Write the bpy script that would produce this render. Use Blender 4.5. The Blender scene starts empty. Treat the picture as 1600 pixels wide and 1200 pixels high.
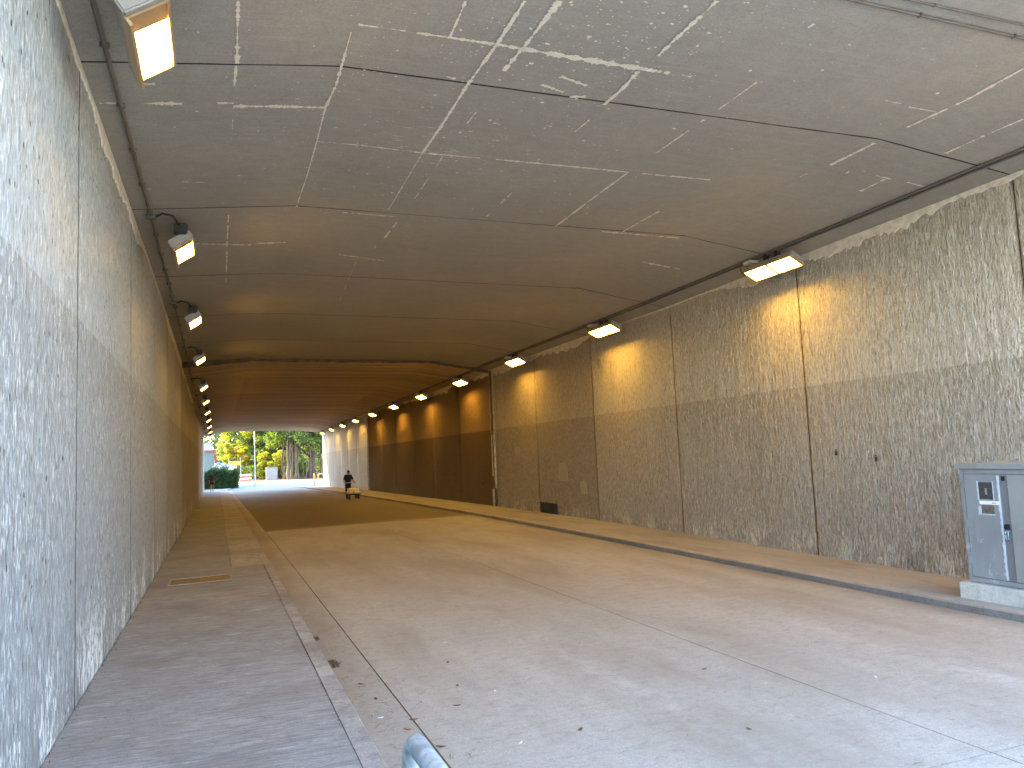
import bpy, bmesh, math, random
import numpy as np
from mathutils import Vector, Matrix, noise

random.seed(7)
RNG = np.random.default_rng(7)
S = 2.1                                   # metres per unit of camera height; all layout below is in those units

def W(x, y, z):                            # layout units (origin at the lens) to world metres (road at about z = 0)
    return (x * S, y * S, (z + 1.0) * S)

scene = bpy.context.scene
# ------------------------------------------------------------------ camera
cam_d = bpy.data.cameras.new('camera')
cam = bpy.data.objects.new('camera', cam_d)
scene.collection.objects.link(cam)
fpx = 1202.0
cam_d.sensor_width = 36.0
cam_d.lens = fpx / 1600.0 * 36.0
cam_d.clip_start = 0.05
cam_d.clip_end = 3000.0
Xc = Vector((0.93310369, -0.00799526, 0.35951854))
Yc = Vector((-0.35692877, 0.10120708, 0.92863286))
Uc = Vector((-0.04381048, -0.99483325, 0.09158296))
right = Vector((Xc[0], Yc[0], Uc[0])).normalized()
down = Vector((Xc[1], Yc[1], Uc[1])).normalized()
fwd = Vector((Xc[2], Yc[2], Uc[2])).normalized()
rm = Matrix((right, -down, -fwd)).transposed()
cam.matrix_world = Matrix.Translation(W(0, 0, 0)) @ rm.to_4x4()
scene.camera = cam

# ------------------------------------------------------------------ world, sun, exposure
SUN_EL, SUN_AZ = 40.0, -52.0              # azimuth measured from +Y (tunnel axis) towards +X
world = bpy.data.worlds.new('World')
scene.world = world
world.use_nodes = True
wn = world.node_tree
bg = wn.nodes['Background']
sky = wn.nodes.new('ShaderNodeTexSky')
sky.sky_type = 'NISHITA'
sky.sun_disc = False
sky.sun_elevation = math.radians(SUN_EL)
sky.sun_rotation = math.radians(SUN_AZ)
sky.air_density = 1.0
sky.dust_density = 1.1
wn.links.new(sky.outputs[0], bg.inputs[0])
bg.inputs[1].default_value = 0.15
sun_d = bpy.data.lights.new('sun', 'SUN')
sun_d.energy = 2.1
sun_d.angle = math.radians(0.55)
sun_d.color = (1.0, 0.95, 0.87)
sun = bpy.data.objects.new('sun', sun_d)
scene.collection.objects.link(sun)
sd = Vector((math.sin(math.radians(SUN_AZ)) * math.cos(math.radians(SUN_EL)),
             math.cos(math.radians(SUN_AZ)) * math.cos(math.radians(SUN_EL)),
             math.sin(math.radians(SUN_EL))))
sun.rotation_euler = sd.to_track_quat('Z', 'Y').to_euler()
sun.location = W(0, 30, 20)
scene.view_settings.view_transform = 'Standard'
scene.view_settings.look = 'None'
scene.view_settings.gamma = 1.0
scene.view_settings.use_curve_mapping = False
scene.view_settings.exposure = 4.2
cy = scene.cycles
cy.max_bounces = 10
cy.diffuse_bounces = 6
cy.glossy_bounces = 3
cy.transmission_bounces = 3
cy.transparent_max_bounces = 6
cy.caustics_reflective = False
cy.caustics_refractive = False
cy.sample_clamp_indirect = 8.0
cy.use_denoising = True
LAMP_COL = (1.0, 0.53, 0.07)
LAMP_STRENGTH = 6.8

# ------------------------------------------------------------------ material helpers
class NT:
    def __init__(self, name):
        self.m = bpy.data.materials.new(name)
        self.m.use_nodes = True
        self.t = self.m.node_tree
        self.b = self.t.nodes['Principled BSDF']
        self.co = self.n('ShaderNodeTexCoord').outputs['Object']
    def n(self, typ, **kw):
        nd = self.t.nodes.new(typ)
        for k, v in kw.items():
            setattr(nd, k, v)
        return nd
    def link(self, a, b):
        self.t.links.new(a, b)
    def setin(self, sock, v):
        if hasattr(v, 'is_output'):
            self.link(v, sock)
        elif v is not None:
            sock.default_value = v
    def mapping(self, scale=(1, 1, 1), loc=(0, 0, 0), rot=(0, 0, 0), src=None):
        m = self.n('ShaderNodeMapping')
        self.link(src or self.co, m.inputs[0])
        m.inputs['Location'].default_value = loc
        m.inputs['Rotation'].default_value = rot
        m.inputs['Scale'].default_value = scale
        return m.outputs[0]
    def noise(self, vec=None, scale=5, detail=4, rough=0.55, dist=0.0):
        x = self.n('ShaderNodeTexNoise')
        self.link(vec or self.co, x.inputs['Vector'])
        x.inputs['Scale'].default_value = scale
        x.inputs['Detail'].default_value = detail
        x.inputs['Roughness'].default_value = rough
        x.inputs['Distortion'].default_value = dist
        return x.outputs[0]
    def voro(self, vec=None, scale=5, feature='F1', rnd=1.0, out='Distance'):
        x = self.n('ShaderNodeTexVoronoi', feature=feature)
        self.link(vec or self.co, x.inputs['Vector'])
        x.inputs['Scale'].default_value = scale
        x.inputs['Randomness'].default_value = rnd
        return x.outputs[out]
    def ramp(self, fac, *stops, interp='LINEAR'):
        r = self.n('ShaderNodeValToRGB')
        r.color_ramp.interpolation = interp
        el = r.color_ramp.elements
        while len(el) < len(stops):
            el.new(0.5)
        for e, (p, c) in zip(el, stops):
            e.position = p
            e.color = (c, c, c, 1) if isinstance(c, (int, float)) else (*c, 1)
        self.link(fac, r.inputs[0])
        return r.outputs[0]
    def math(self, op, a, b=None, c=None, clamp=False):
        m = self.n('ShaderNodeMath', operation=op, use_clamp=clamp)
        self.setin(m.inputs[0], a)
        if b is not None: self.setin(m.inputs[1], b)
        if c is not None: self.setin(m.inputs[2], c)
        return m.outputs[0]
    def mix(self, fac, a, b, blend='MIX'):
        m = self.n('ShaderNodeMix', data_type='RGBA', blend_type=blend)
        self.setin(m.inputs[0], fac)
        for i, v in ((6, a), (7, b)):
            if isinstance(v, tuple): v = (*v, 1) if len(v) == 3 else v
            self.setin(m.inputs[i], v)
        return m.outputs[2]
    def sep(self, src=None):
        s = self.n('ShaderNodeSeparateXYZ')
        self.link(src or self.co, s.inputs[0])
        return s.outputs
    def step(self, v, a, b):               # smooth 0..1 between a and b
        m = self.n('ShaderNodeMapRange', interpolation_type='SMOOTHSTEP')
        self.setin(m.inputs[0], v)
        m.inputs[1].default_value = a; m.inputs[2].default_value = b
        m.inputs[3].default_value = 0; m.inputs[4].default_value = 1
        return m.outputs[0]
    def bump(self, h, strength=0.5, dist=0.02, prev=None):
        b = self.n('ShaderNodeBump')
        b.inputs['Strength'].default_value = strength
        b.inputs['Distance'].default_value = dist
        self.link(h, b.inputs['Height'])
        if prev is not None: self.link(prev, b.inputs['Normal'])
        return b.outputs[0]
    def done(self, col=None, rough=0.8, normal=None, metal=0.0, spec=0.35):
        if col is not None:
            if isinstance(col, tuple): col = (*col, 1)
            self.setin(self.b.inputs['Base Color'], col)
        self.setin(self.b.inputs['Roughness'], rough)
        self.b.inputs['Metallic'].default_value = metal
        self.b.inputs['Specular IOR Level'].default_value = spec
        if normal is not None: self.link(normal, self.b.inputs['Normal'])
        return self.m

def simple(name, col, rough=0.6, metal=0.0, var=0.15, scale=8.0, bump=0.15, bd=0.004):
    t = NT(name)
    n1 = t.noise(scale=scale, detail=5)
    a = tuple(c * (1 - var) for c in col); b = tuple(min(1, c * (1 + var)) for c in col)
    c = t.mix(t.ramp(n1, (0.3, 0.0), (0.7, 1.0)), a, b)
    nm = t.bump(t.noise(scale=scale * 6, detail=3), bump, bd)
    return t.done(c, rough, nm, metal)

def wall_material(name, upper, lower, zline, side):
    """roughcast, vertically combed concrete; clean painted change of tone at zline (metres)"""
    t = NT(name)
    x, y, z = t.sep()
    comb = t.noise(t.mapping((1, 1, 0.30)), scale=27, detail=4, rough=0.62, dist=0.7)
    comb2 = t.noise(t.mapping((1, 1, 0.24), loc=(3, 5, 1)), scale=44, detail=3, rough=0.6, dist=0.5)
    fine = t.noise(scale=80, detail=3, rough=0.7)
    big = t.noise(t.mapping((1, 1, 0.7)), scale=0.7, detail=5, rough=0.6)
    streak = t.noise(t.mapping((1, 1, 0.06), loc=(0, 9, 0)), scale=2.4, detail=5, rough=0.65)
    lz = t.math('ADD', z, t.math('MULTIPLY', t.math('SUBTRACT', comb, 0.5), 0.05))
    up = t.step(lz, zline - 0.008, zline + 0.008)
    base = t.mix(up, lower, upper)
    # deep bays darkened and browned: dim amber tunnel light put into the colour
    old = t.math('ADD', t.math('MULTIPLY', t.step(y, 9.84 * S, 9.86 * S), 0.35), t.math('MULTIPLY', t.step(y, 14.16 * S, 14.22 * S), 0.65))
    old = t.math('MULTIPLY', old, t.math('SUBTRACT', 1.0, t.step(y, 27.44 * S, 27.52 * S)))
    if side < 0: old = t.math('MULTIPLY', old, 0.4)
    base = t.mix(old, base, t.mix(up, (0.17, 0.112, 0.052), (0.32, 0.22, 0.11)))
    # ridges paler, grooves darker, following the combed relief
    ridge = t.ramp(comb, (0.38, 0.0), (0.50, 0.6), (0.62, 1.0))
    dark = t.mix(1.0, base, (0.66, 0.64, 0.58) if side > 0 else (0.74, 0.72, 0.67), 'MULTIPLY')
    pale = t.mix(0.68, base, (0.86, 0.84, 0.78))
    c = t.mix(ridge, dark, base)
    chips = t.ramp(comb2, (0.555, 0.0), (0.60, 1.0))
    c = t.mix(t.math('MULTIPLY', chips, t.ramp(big, (0.35, 0.3), (0.65, 0.9))), c, t.mix(old, pale, base))
    cracks = t.ramp(comb2, (0.33, 1.0), (0.39, 0.0))
    c = t.mix(t.math('MULTIPLY', cracks, 0.75), c, t.mix(1.0, base, (0.36, 0.34, 0.30), 'MULTIPLY'))
    c = t.mix(t.ramp(big, (0.34, 0.0), (0.52, 0.25), (0.68, 0.42)), c, t.mix(1.0, c, (0.80, 0.78, 0.74), 'MULTIPLY'))
    c = t.mix(t.ramp(streak, (0.52, 0.0), (0.70, 0.30)), c, t.mix(1.0, c, (0.68, 0.66, 0.62), 'MULTIPLY'))
    # lime chips along the foot: fine upright flecks, thinning out upwards
    zf_ = t.math('SUBTRACT', z, 0.12)
    fall = t.math('SUBTRACT', 1.0, t.step(zf_, 0.0, 1.5 if side < 0 else 0.75))
    patch = t.ramp(t.noise(t.mapping((1, 1, 0.5)), scale=1.5, detail=4), (0.40, 0.25), (0.62, 1.0))
    fl_ = t.noise(t.mapping((1, 1, 0.28), loc=(1, 2, 3)), scale=24, detail=4, rough=0.65, dist=0.4)
    thr = t.math('SUBTRACT', 0.70, t.math('MULTIPLY', t.math('MULTIPLY', fall, patch), 0.24 if side < 0 else 0.22))
    ef = t.step(t.math('SUBTRACT', fl_, thr), -0.015, 0.03)
    c = t.mix(t.math('MULTIPLY', ef, t.math('MULTIPLY', fall, t.math('SUBTRACT', 1.0, old))), c, (0.80, 0.79, 0.73) if side < 0 else (0.74, 0.69, 0.56))
    damp = t.math('MULTIPLY', t.math('SUBTRACT', 1.0, t.step(z, 0.05, 0.6)), t.ramp(t.noise(scale=1.3, detail=6, rough=0.7), (0.52, 0.0), (0.68, 0.55)))
    c = t.mix(damp, c, (0.12, 0.11, 0.08))
    # blowholes
    pit = t.voro(t.mapping((1, 1, 0.6)), scale=9.5)
    pm = t.math('MULTIPLY', t.ramp(pit, (0.0, 1.0), (0.10, 1.0), (0.14, 0.0)), t.ramp(t.noise(scale=0.8, detail=3), (0.34, 0.0), (0.50, 1.0)))
    pm = t.math('MULTIPLY', pm, 1.0 if side < 0 else 0.35)
    c = t.mix(pm, c, (0.06, 0.055, 0.05))
    h = t.math('ADD', t.math('MULTIPLY', comb, 1.0), t.math('MULTIPLY', comb2, 0.55))
    h = t.math('ADD', h, t.math('MULTIPLY', fine, 0.12))
    h = t.math('SUBTRACT', h, t.math('MULTIPLY', pm, 0.5))
    nm = t.bump(h, 1.0 if side > 0 else 0.75, 0.07 if side > 0 else 0.042)
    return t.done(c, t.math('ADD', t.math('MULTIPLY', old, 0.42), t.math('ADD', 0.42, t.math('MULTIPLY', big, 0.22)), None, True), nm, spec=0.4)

Z = lambda z: (z + 1.0) * S
M = {}
M['wall_l'] = wall_material('combed_concrete_left', (0.445, 0.472, 0.480), (0.345, 0.355, 0.355), Z(0.66), -1)  # blue of the skylight put into the left wall's base colours
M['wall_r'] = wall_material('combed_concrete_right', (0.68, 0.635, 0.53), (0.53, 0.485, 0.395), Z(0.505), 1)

def ceiling_material():
    t = NT('painted_soffit')
    x, y, z = t.sep()
    big = t.noise(scale=0.45, detail=5, rough=0.6)
    mid = t.noise(scale=5, detail=6, rough=0.7)
    fine = t.noise(scale=45, detail=4, rough=0.75)
    brush = t.noise(t.mapping((0.25, 3.0, 1)), scale=5, detail=5, rough=0.65, dist=0.3)
    c = t.mix(t.ramp(big, (0.32, 0.0), (0.68, 1.0)), (0.362, 0.356, 0.316), (0.44, 0.43, 0.375))
    c = t.mix(t.ramp(mid, (0.3, 0.0), (0.7, 0.5)), c, (0.285, 0.275, 0.25))
    c = t.mix(t.ramp(fine, (0.40, 0.35), (0.56, 0.0)), c, (0.19, 0.187, 0.175))
    c = t.mix(t.ramp(brush, (0.52, 0.0), (0.72, 0.45)), c, (0.44, 0.42, 0.37))
    # board marks across the road; amber lamp light put into the deep section's colour
    old = t.step(y, 14.2 * S, 14.5 * S)
    band = t.noise(t.mapping((0.04, 1.0, 0.3)), scale=1.7, detail=4, rough=0.6)
    deep_col = t.mix(t.ramp(band, (0.36, 0.0), (0.64, 1.0)), (0.36, 0.28, 0.17), (0.58, 0.48, 0.32))
    deep_col = t.mix(t.ramp(mid, (0.45, 0.0), (0.7, 0.55)), deep_col, (0.27, 0.21, 0.13))
    c = t.mix(old, c, deep_col)
    # small paint chips
    v = t.voro(t.mapping((1, 1.3, 1)), scale=3.1)
    keep = t.ramp(t.noise(t.mapping(loc=(4, 2, 0)), scale=0.55, detail=3), (0.5, 0.0), (0.6, 1.0))
    chip = t.math('MULTIPLY', t.ramp(t.math('ADD', v, t.math('MULTIPLY', fine, 0.05)), (0.0, 1.0), (0.055, 1.0), (0.062, 0.0)), keep)
    c = t.mix(chip, c, (0.60, 0.57, 0.48))
    h = t.math('ADD', fine, t.math('MULTIPLY', mid, 1.2))
    nm = t.bump(h, 0.35, 0.008)
    return t.done(c, 0.75, nm)
M['ceil'] = ceiling_material()

def concrete(name, a, b, tint=None, tread=(1, 1, 1), spots=True, rough=0.78):
    t = NT(name)
    big = t.noise(t.mapping(tread), scale=0.35, detail=6, rough=0.62)
    mid = t.noise(t.mapping(tread), scale=2.6, detail=6, rough=0.7)
    fine = t.noise(scale=60, detail=4, rough=0.8)
    c = t.mix(t.ramp(big, (0.34, 0.0), (0.66, 1.0)), a, b)
    c = t.mix(t.ramp(mid, (0.42, 0.0), (0.72, 0.55)), c, tuple(v * 0.78 for v in a))
    c = t.mix(t.ramp(fine, (0.34, 0.75), (0.48, 0.0), (0.56, 0.0), (0.66, 0.55)), c, tuple(min(1, v * 1.35) for v in b))
    sp_ = t.noise(t.mapping(loc=(5, 5, 5)), scale=24, detail=6, rough=0.85)
    c = t.mix(t.ramp(sp_, (0.34, 0.55), (0.46, 0.0), (0.56, 0.0), (0.68, 0.4)), c, t.mix(t.ramp(sp_, (0.45, 0.0), (0.55, 1.0)), tuple(v * 0.6 for v in a), tuple(min(1, v * 1.3) for v in b)))
    s2_ = t.noise(t.mapping(loc=(9, 1, 5)), scale=9, detail=9, rough=0.88)
    c = t.mix(t.ramp(s2_, (0.36, 0.6), (0.45, 0.0), (0.57, 0.0), (0.67, 0.5)), c, t.mix(t.ramp(s2_, (0.45, 0.0), (0.55, 1.0)), tuple(v * 0.62 for v in a), tuple(min(1, v * 1.3) for v in b)))
    g = t.ramp(t.noise(scale=150, detail=3, rough=0.9), (0.35, 0.0), (0.65, 1.0))
    c = t.mix(0.22, c, g, 'OVERLAY')
    if tint is not None:
        c = t.mix(t.ramp(t.noise(t.mapping(tread, loc=(7, 3, 0)), scale=0.8, detail=5), (0.48, 0.0), (0.66, 0.6)), c, tint)
    if spots:
        v = t.voro(t.mapping((1, 1, 0)), scale=2.3)
        keep = t.ramp(t.noise(t.mapping(loc=(1, 8, 0)), scale=1.1, detail=2), (0.5, 0.0), (0.55, 1.0))
        sp = t.math('MULTIPLY', t.ramp(t.math('ADD', v, t.math('MULTIPLY', mid, 0.06)), (0.0, 1.0), (0.05, 0.9), (0.075, 0.0)), keep)
        c = t.mix(sp, c, tuple(v * 0.45 for v in a))
    nm = t.bump(t.math('ADD', fine, t.math('MULTIPLY', sp_, 1.4)), 0.5, 0.008)
    return t, c, nm

def road_slab_material():
    t, c, nm = concrete('road_concrete', (0.350, 0.320, 0.262), (0.43, 0.398, 0.330), (0.27, 0.228, 0.165), (1, 0.28, 1))
    x, y, z = t.sep()
    # two pale wheel-polished / limewashed tracks and faint brushed texture across the lane
    for xc, w, a in ((1.62 * S, 0.13, 0.35), (3.05 * S, 0.16, 0.40), (1.05 * S, 0.10, 0.20)):
        wob = t.math('MULTIPLY', t.math('SUBTRACT', t.noise(t.mapping((0.3, 0.3, 0)), scale=0.9, detail=3), 0.5), 0.35)
        d = t.math('ABSOLUTE', t.math('SUBTRACT', t.math('ADD', x, wob), xc))
        f = t.math('MULTIPLY', t.math('SUBTRACT', 1.0, t.step(d, w * 0.3, w)), t.ramp(t.noise(scale=4, detail=5, rough=0.7), (0.45, 0.0), (0.65, a)))
        c = t.mix(f, c, (0.52, 0.49, 0.45))
    # dirt gathers in both gutters
    gl = t.math('SUBTRACT', 1.0, t.step(x, 0.50 * S, 0.80 * S))
    gr = t.step(x, 3.70 * S, 4.05 * S)
    g = t.math('MULTIPLY', t.math('ADD', gl, gr), t.ramp(t.noise(t.mapping((1, 0.3, 1)), scale=2.0, detail=5), (0.3, 0.25), (0.7, 0.75)))
    c = t.mix(g, c, (0.19, 0.145, 0.105))
    mot = t.noise(t.mapping((0.8, 1.4, 1)), scale=5.5, detail=9, rough=0.82, dist=0.3)
    c = t.mix(t.ramp(mot, (0.38, 0.42), (0.49, 0.0), (0.58, 0.0), (0.70, 0.32)), c, t.mix(t.ramp(mot, (0.45, 0.0), (0.55, 1.0)), (0.235, 0.20, 0.165), (0.55, 0.52, 0.47)))
    brush = t.noise(t.mapping((0.35, 8, 1)), scale=7, detail=5)
    c = t.mix(t.ramp(brush, (0.5, 0.0), (0.7, 0.22)), c, (0.24, 0.215, 0.19))
    return t.done(c, 0.74, nm, spec=0.35)
M['road'] = road_slab_material()
t, c, nm = concrete('footway_concrete', (0.272, 0.262, 0.242), (0.352, 0.342, 0.322), (0.205, 0.178, 0.15))
brush = t.noise(t.mapping((0.5, 4, 1)), scale=9, detail=6, rough=0.75, dist=0.4)
c = t.mix(t.ramp(brush, (0.43, 0.0), (0.58, 0.7)), c, (0.165, 0.155, 0.14))
bl = t.noise(t.mapping((0.7, 2.2, 1), loc=(3, 1, 0)), scale=3.4, detail=7, rough=0.8)
c = t.mix(t.ramp(bl, (0.55, 0.0), (0.66, 0.5)), c, (0.50, 0.48, 0.45))
M['footway'] = t.done(c, 0.82, nm)
t, c, nm = concrete('kerb_concrete', (0.30, 0.275, 0.245), (0.42, 0.395, 0.36), (0.20, 0.17, 0.14), spots=False)
x, y, z = t.sep()
c = t.mix(t.ramp(t.noise(scale=6, detail=6, rough=0.75), (0.46, 0.0), (0.62, 0.6)), c, (0.17, 0.15, 0.13))
M['kerb'] = t.done(c, 0.8, nm)
t, c, nm = concrete('kerb_face_granite', (0.15, 0.145, 0.13), (0.25, 0.24, 0.22), (0.10, 0.09, 0.075), spots=False)
geo = t.n('ShaderNodeNewGeometry')
nz = t.sep(geo.outputs['True Normal'])[2]
dust = t.math('MULTIPLY', t.step(nz, 0.5, 0.9), t.ramp(t.noise(scale=3, detail=6, rough=0.75), (0.30, 0.35), (0.55, 1.0)))
c = t.mix(dust, c, (0.40, 0.34, 0.265))
M['kerb_dark'] = t.done(c, 0.75, nm)
t, c, nm = concrete('right_footway_concrete', (0.29, 0.268, 0.228), (0.39, 0.365, 0.315), (0.22, 0.185, 0.14), (1, 0.4, 1))
M['footway_r'] = t.done(c, 0.82, nm)
t, c, nm = concrete('asphalt', (0.112, 0.084, 0.050), (0.145, 0.110, 0.066), (0.14, 0.11, 0.065), (1, 0.2, 1))
x, y, z = t.sep()
wear = t.math('ADD', y, t.math('MULTIPLY', t.noise(t.mapping((0.6, 0.6, 1)), scale=1.2, detail=7, rough=0.75), 1.6))
c = t.mix(t.math('MULTIPLY', t.math('SUBTRACT', 1.0, t.step(wear, 12.95 * S, 13.6 * S)), 0.6), c, (0.22, 0.18, 0.125))
M['asphalt'] = t.done(c, 0.7, nm, spec=0.45)
t, c, nm = concrete('outside_road', (0.075, 0.08, 0.085), (0.105, 0.11, 0.115), None)
M['road_out'] = t.done(c, 0.7, nm)
t, c, nm = concrete('sandy_paving', (0.105, 0.075, 0.045), (0.14, 0.105, 0.065), (0.42, 0.26, 0.12))
M['paving_out'] = t.done(c, 0.85, nm)
t, c, nm = concrete('outside_footway', (0.15, 0.15, 0.15), (0.20, 0.20, 0.195), None)
M['paving_grey'] = t.done(c, 0.8, nm)
t, c, nm = concrete('leafy_soil', (0.07, 0.045, 0.025), (0.11, 0.07, 0.035), (0.20, 0.085, 0.03))
M['soil'] = t.done(c, 0.95, nm)
M['dark_joint'] = simple('joint_shadow_sealant', (0.035, 0.03, 0.025), 0.9)
M['backing'] = simple('raw_concrete_backing', (0.10, 0.092, 0.08), 0.9)
M['cream'] = simple('cream_filler', (0.78, 0.75, 0.64), 0.8, var=0.12, scale=14, bump=0.3)
M['smear'] = simple('mortar_smear', (0.66, 0.63, 0.53), 0.85, var=0.2, scale=9, bump=0.6, bd=0.01)
M['conduit'] = simple('painted_steel_conduit', (0.14, 0.128, 0.11), 0.55, var=0.2, scale=5)
M['lamp_body'] = simple('lamp_housing_grey', (0.36, 0.35, 0.33), 0.45, 0.3, var=0.1)
M['lamp_dark'] = simple('lamp_bracket_dark', (0.05, 0.045, 0.04), 0.5, 0.4)
M['reflector'] = simple('lamp_reflector', (0.55, 0.40, 0.24), 0.35, 0.5, var=0.08)
M['plate'] = simple('bright_zinc_plate', (0.70, 0.66, 0.56), 0.4, 0.4, var=0.08)
M['steel_black'] = simple('black_painted_steel', (0.018, 0.018, 0.02), 0.55)
M['strip_dark'] = simple('joint_cover_brown', (0.10, 0.075, 0.045), 0.7, var=0.35, scale=4)
M['strip_pale'] = simple('joint_cover_pale', (0.50, 0.46, 0.38), 0.65, var=0.35, scale=5)
M['cast_iron'] = simple('cast_iron_brown', (0.20, 0.145, 0.07), 0.6, 0.4, var=0.35, scale=12, bump=0.5)

def cabinet_paint(name, col, chalk):
    t = NT(name)
    big = t.noise(scale=1.8, detail=4)
    scuff = t.noise(t.mapping((1, 1, 0.5)), scale=5, detail=6, rough=0.75, dist=0.6)
    c = t.mix(t.ramp(big, (0.35, 0.0), (0.65, 1.0)), tuple(v * 0.9 for v in col), tuple(v * 1.1 for v in col))
    c = t.mix(t.ramp(scuff, (0.60, 0.0), (0.72, chalk)), c, (0.62, 0.66, 0.68))
    c = t.mix(t.ramp(t.noise(t.mapping((1, 1, 0.12), loc=(2, 0, 0)), scale=14, detail=4), (0.60, 0.0), (0.72, 0.35)), c, (0.16, 0.14, 0.11))
    return t.done(c, t.math('ADD', 0.42, t.math('MULTIPLY', scuff, 0.3)), t.bump(scuff, 0.15, 0.004), spec=0.4)
M['cab_blue'] = cabinet_paint('cabinet_paint_blue_grey', (0.25, 0.268, 0.272), 0.6)
M['cab_grey'] = cabinet_paint('cabinet_paint_grey', (0.27, 0.275, 0.255), 0.35)
M['cab_dark'] = cabinet_paint('cabinet_gap_paint', (0.17, 0.175, 0.18), 0.5)
M['chalk'] = simple('glint_border_white', (0.50, 0.56, 0.60), 0.7, var=0.15, scale=20)  # white of the painted door-edge highlight and the notice borders
M['white_label'] = simple('white_label', (0.78, 0.78, 0.76), 0.5, var=0.04)
M['label_dark'] = simple('torn_notice_dark', (0.055, 0.055, 0.055), 0.6, var=0.4, scale=22)
M['label_brown'] = simple('torn_notice_brown', (0.13, 0.11, 0.085), 0.7, var=0.35, scale=22)
t, c, nm = concrete('pale_plinth', (0.50, 0.50, 0.44), (0.72, 0.71, 0.63), (0.34, 0.32, 0.26), spots=False)
M['plinth'] = t.done(c, 0.85, nm)

def galvanised():
    t = NT('weathered_galvanised_steel')
    n1 = t.noise(scale=13, detail=5, rough=0.65, dist=0.8)
    n2 = t.noise(scale=7, detail=4, dist=0.4)
    c = t.mix(t.ramp(n1, (0.35, 0.0), (0.62, 1.0)), (0.27, 0.32, 0.33), (0.50, 0.58, 0.60))
    c = t.mix(t.ramp(n2, (0.60, 0.0), (0.70, 0.8)), c, (0.13, 0.10, 0.07))
    return t.done(c, t.math('ADD', 0.32, t.math('MULTIPLY', n1, 0.3)), t.bump(n1, 0.2, 0.003), metal=0.45)
M['galv'] = galvanised()

def emission_material():
    m = bpy.data.materials.new('lit_lamp_glass')
    m.use_nodes = True
    nt = m.node_tree
    for n_ in list(nt.nodes): nt.nodes.remove(n_)
    e = nt.nodes.new('ShaderNodeEmission')
    e.inputs[0].default_value = (*LAMP_COL, 1)
    e.inputs[1].default_value = LAMP_STRENGTH
    o = nt.nodes.new('ShaderNodeOutputMaterial')
    nt.links.new(e.outputs[0], o.inputs[0])
    return m
M['glow'] = emission_material()

def leaf_material(name, a, b, trans=0.45):
    t = NT(name)
    n1 = t.noise(scale=0.9, detail=3)
    n2 = t.noise(scale=6.0, detail=2)
    c = t.mix(t.ramp(n1, (0.35, 0.0), (0.65, 1.0)), a, b)
    c = t.mix(t.ramp(n2, (0.4, 0.0), (0.7, 0.6)), c, tuple(v * 0.55 for v in a))
    t.done(c, 0.55, None, spec=0.3)
    tr = t.n('ShaderNodeBsdfTranslucent')
    t.link(t.mix(1.0, c, (2.6, 2.4, 0.6), 'MULTIPLY'), tr.inputs[0])
    ms = t.n('ShaderNodeMixShader')
    ms.inputs[0].default_value = trans
    t.link(t.b.outputs[0], ms.inputs[1]); t.link(tr.outputs[0], ms.inputs[2])
    out = [n_ for n_ in t.t.nodes if n_.type == 'OUTPUT_MATERIAL'][0]
    t.link(ms.outputs[0], out.inputs[0])
    return t.m
M['leaf_yellow'] = leaf_material('leaves_yellow_green', (0.11, 0.13, 0.012), (0.17, 0.16, 0.02), 0.5)
M['leaf_mid'] = leaf_material('leaves_mid_green', (0.05, 0.085, 0.014), (0.10, 0.13, 0.02), 0.45)
M['leaf_dark'] = leaf_material('leaves_dark_green', (0.028, 0.055, 0.013), (0.055, 0.085, 0.018), 0.35)
M['leaf_hedge'] = leaf_material('hedge_leaves', (0.03, 0.06, 0.016), (0.05, 0.09, 0.022), 0.3)
M['leaf_orange'] = leaf_material('leaves_turning_orange', (0.22, 0.13, 0.02), (0.26, 0.18, 0.03), 0.5)
M['petal'] = simple('white_petals', (0.80, 0.76, 0.74), 0.7)
M['bark'] = simple('banyan_bark', (0.075, 0.05, 0.035), 0.9, var=0.4, scale=2.5, bump=0.8, bd=0.03)
M['root'] = simple('aerial_root_bark', (0.12, 0.085, 0.055), 0.9, var=0.35, scale=2.0, bump=0.6, bd=0.02)
M['litter'] = simple('fallen_leaves_orange', (0.24, 0.10, 0.04), 0.9, var=0.4, scale=5)
M['leaf_dry'] = simple('dry_leaf', (0.12, 0.075, 0.04), 0.8, var=0.3, scale=30)
M['leaf_red'] = simple('dry_red_leaf', (0.36, 0.10, 0.05), 0.8, var=0.2, scale=30)
M['paper_bit'] = simple('paper_scrap', (0.75, 0.74, 0.70), 0.8, var=0.05)

# ------------------------------------------------------------------ geometry helpers
COL = scene.collection
def mesh_obj(name, verts, faces, mat, parent=None, smooth=False, mats=None, mi=None):
    me = bpy.data.meshes.new(name)
    if isinstance(verts, np.ndarray): verts = verts.tolist()
    me.from_pydata(verts, [], faces)
    for m_ in (mats or [mat]): me.materials.append(m_)
    if mi is not None: me.polygons.foreach_set('material_index', mi)
    if smooth: me.polygons.foreach_set('use_smooth', [True] * len(me.polygons))
    me.update()
    o = bpy.data.objects.new(name, me)
    COL.objects.link(o)
    if parent is not None: o.parent = parent
    return o

def bm_obj(name, bm, mat, parent=None, smooth=False, loc=None):
    bmesh.ops.recalc_face_normals(bm, faces=bm.faces)
    me = bpy.data.meshes.new(name)
    bm.to_mesh(me); bm.free()
    me.materials.append(mat)
    if smooth: me.polygons.foreach_set('use_smooth', [True] * len(me.polygons))
    o = bpy.data.objects.new(name, me)
    COL.objects.link(o)
    if parent is not None: o.parent = parent
    if loc is not None: o.location = loc
    return o

def tag(o, label=None, cat=None, group=None, kind=None):
    if label: o['label'] = label
    if cat: o['category'] = cat
    if group: o['group'] = group
    if kind: o['kind'] = kind
    return o

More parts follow.
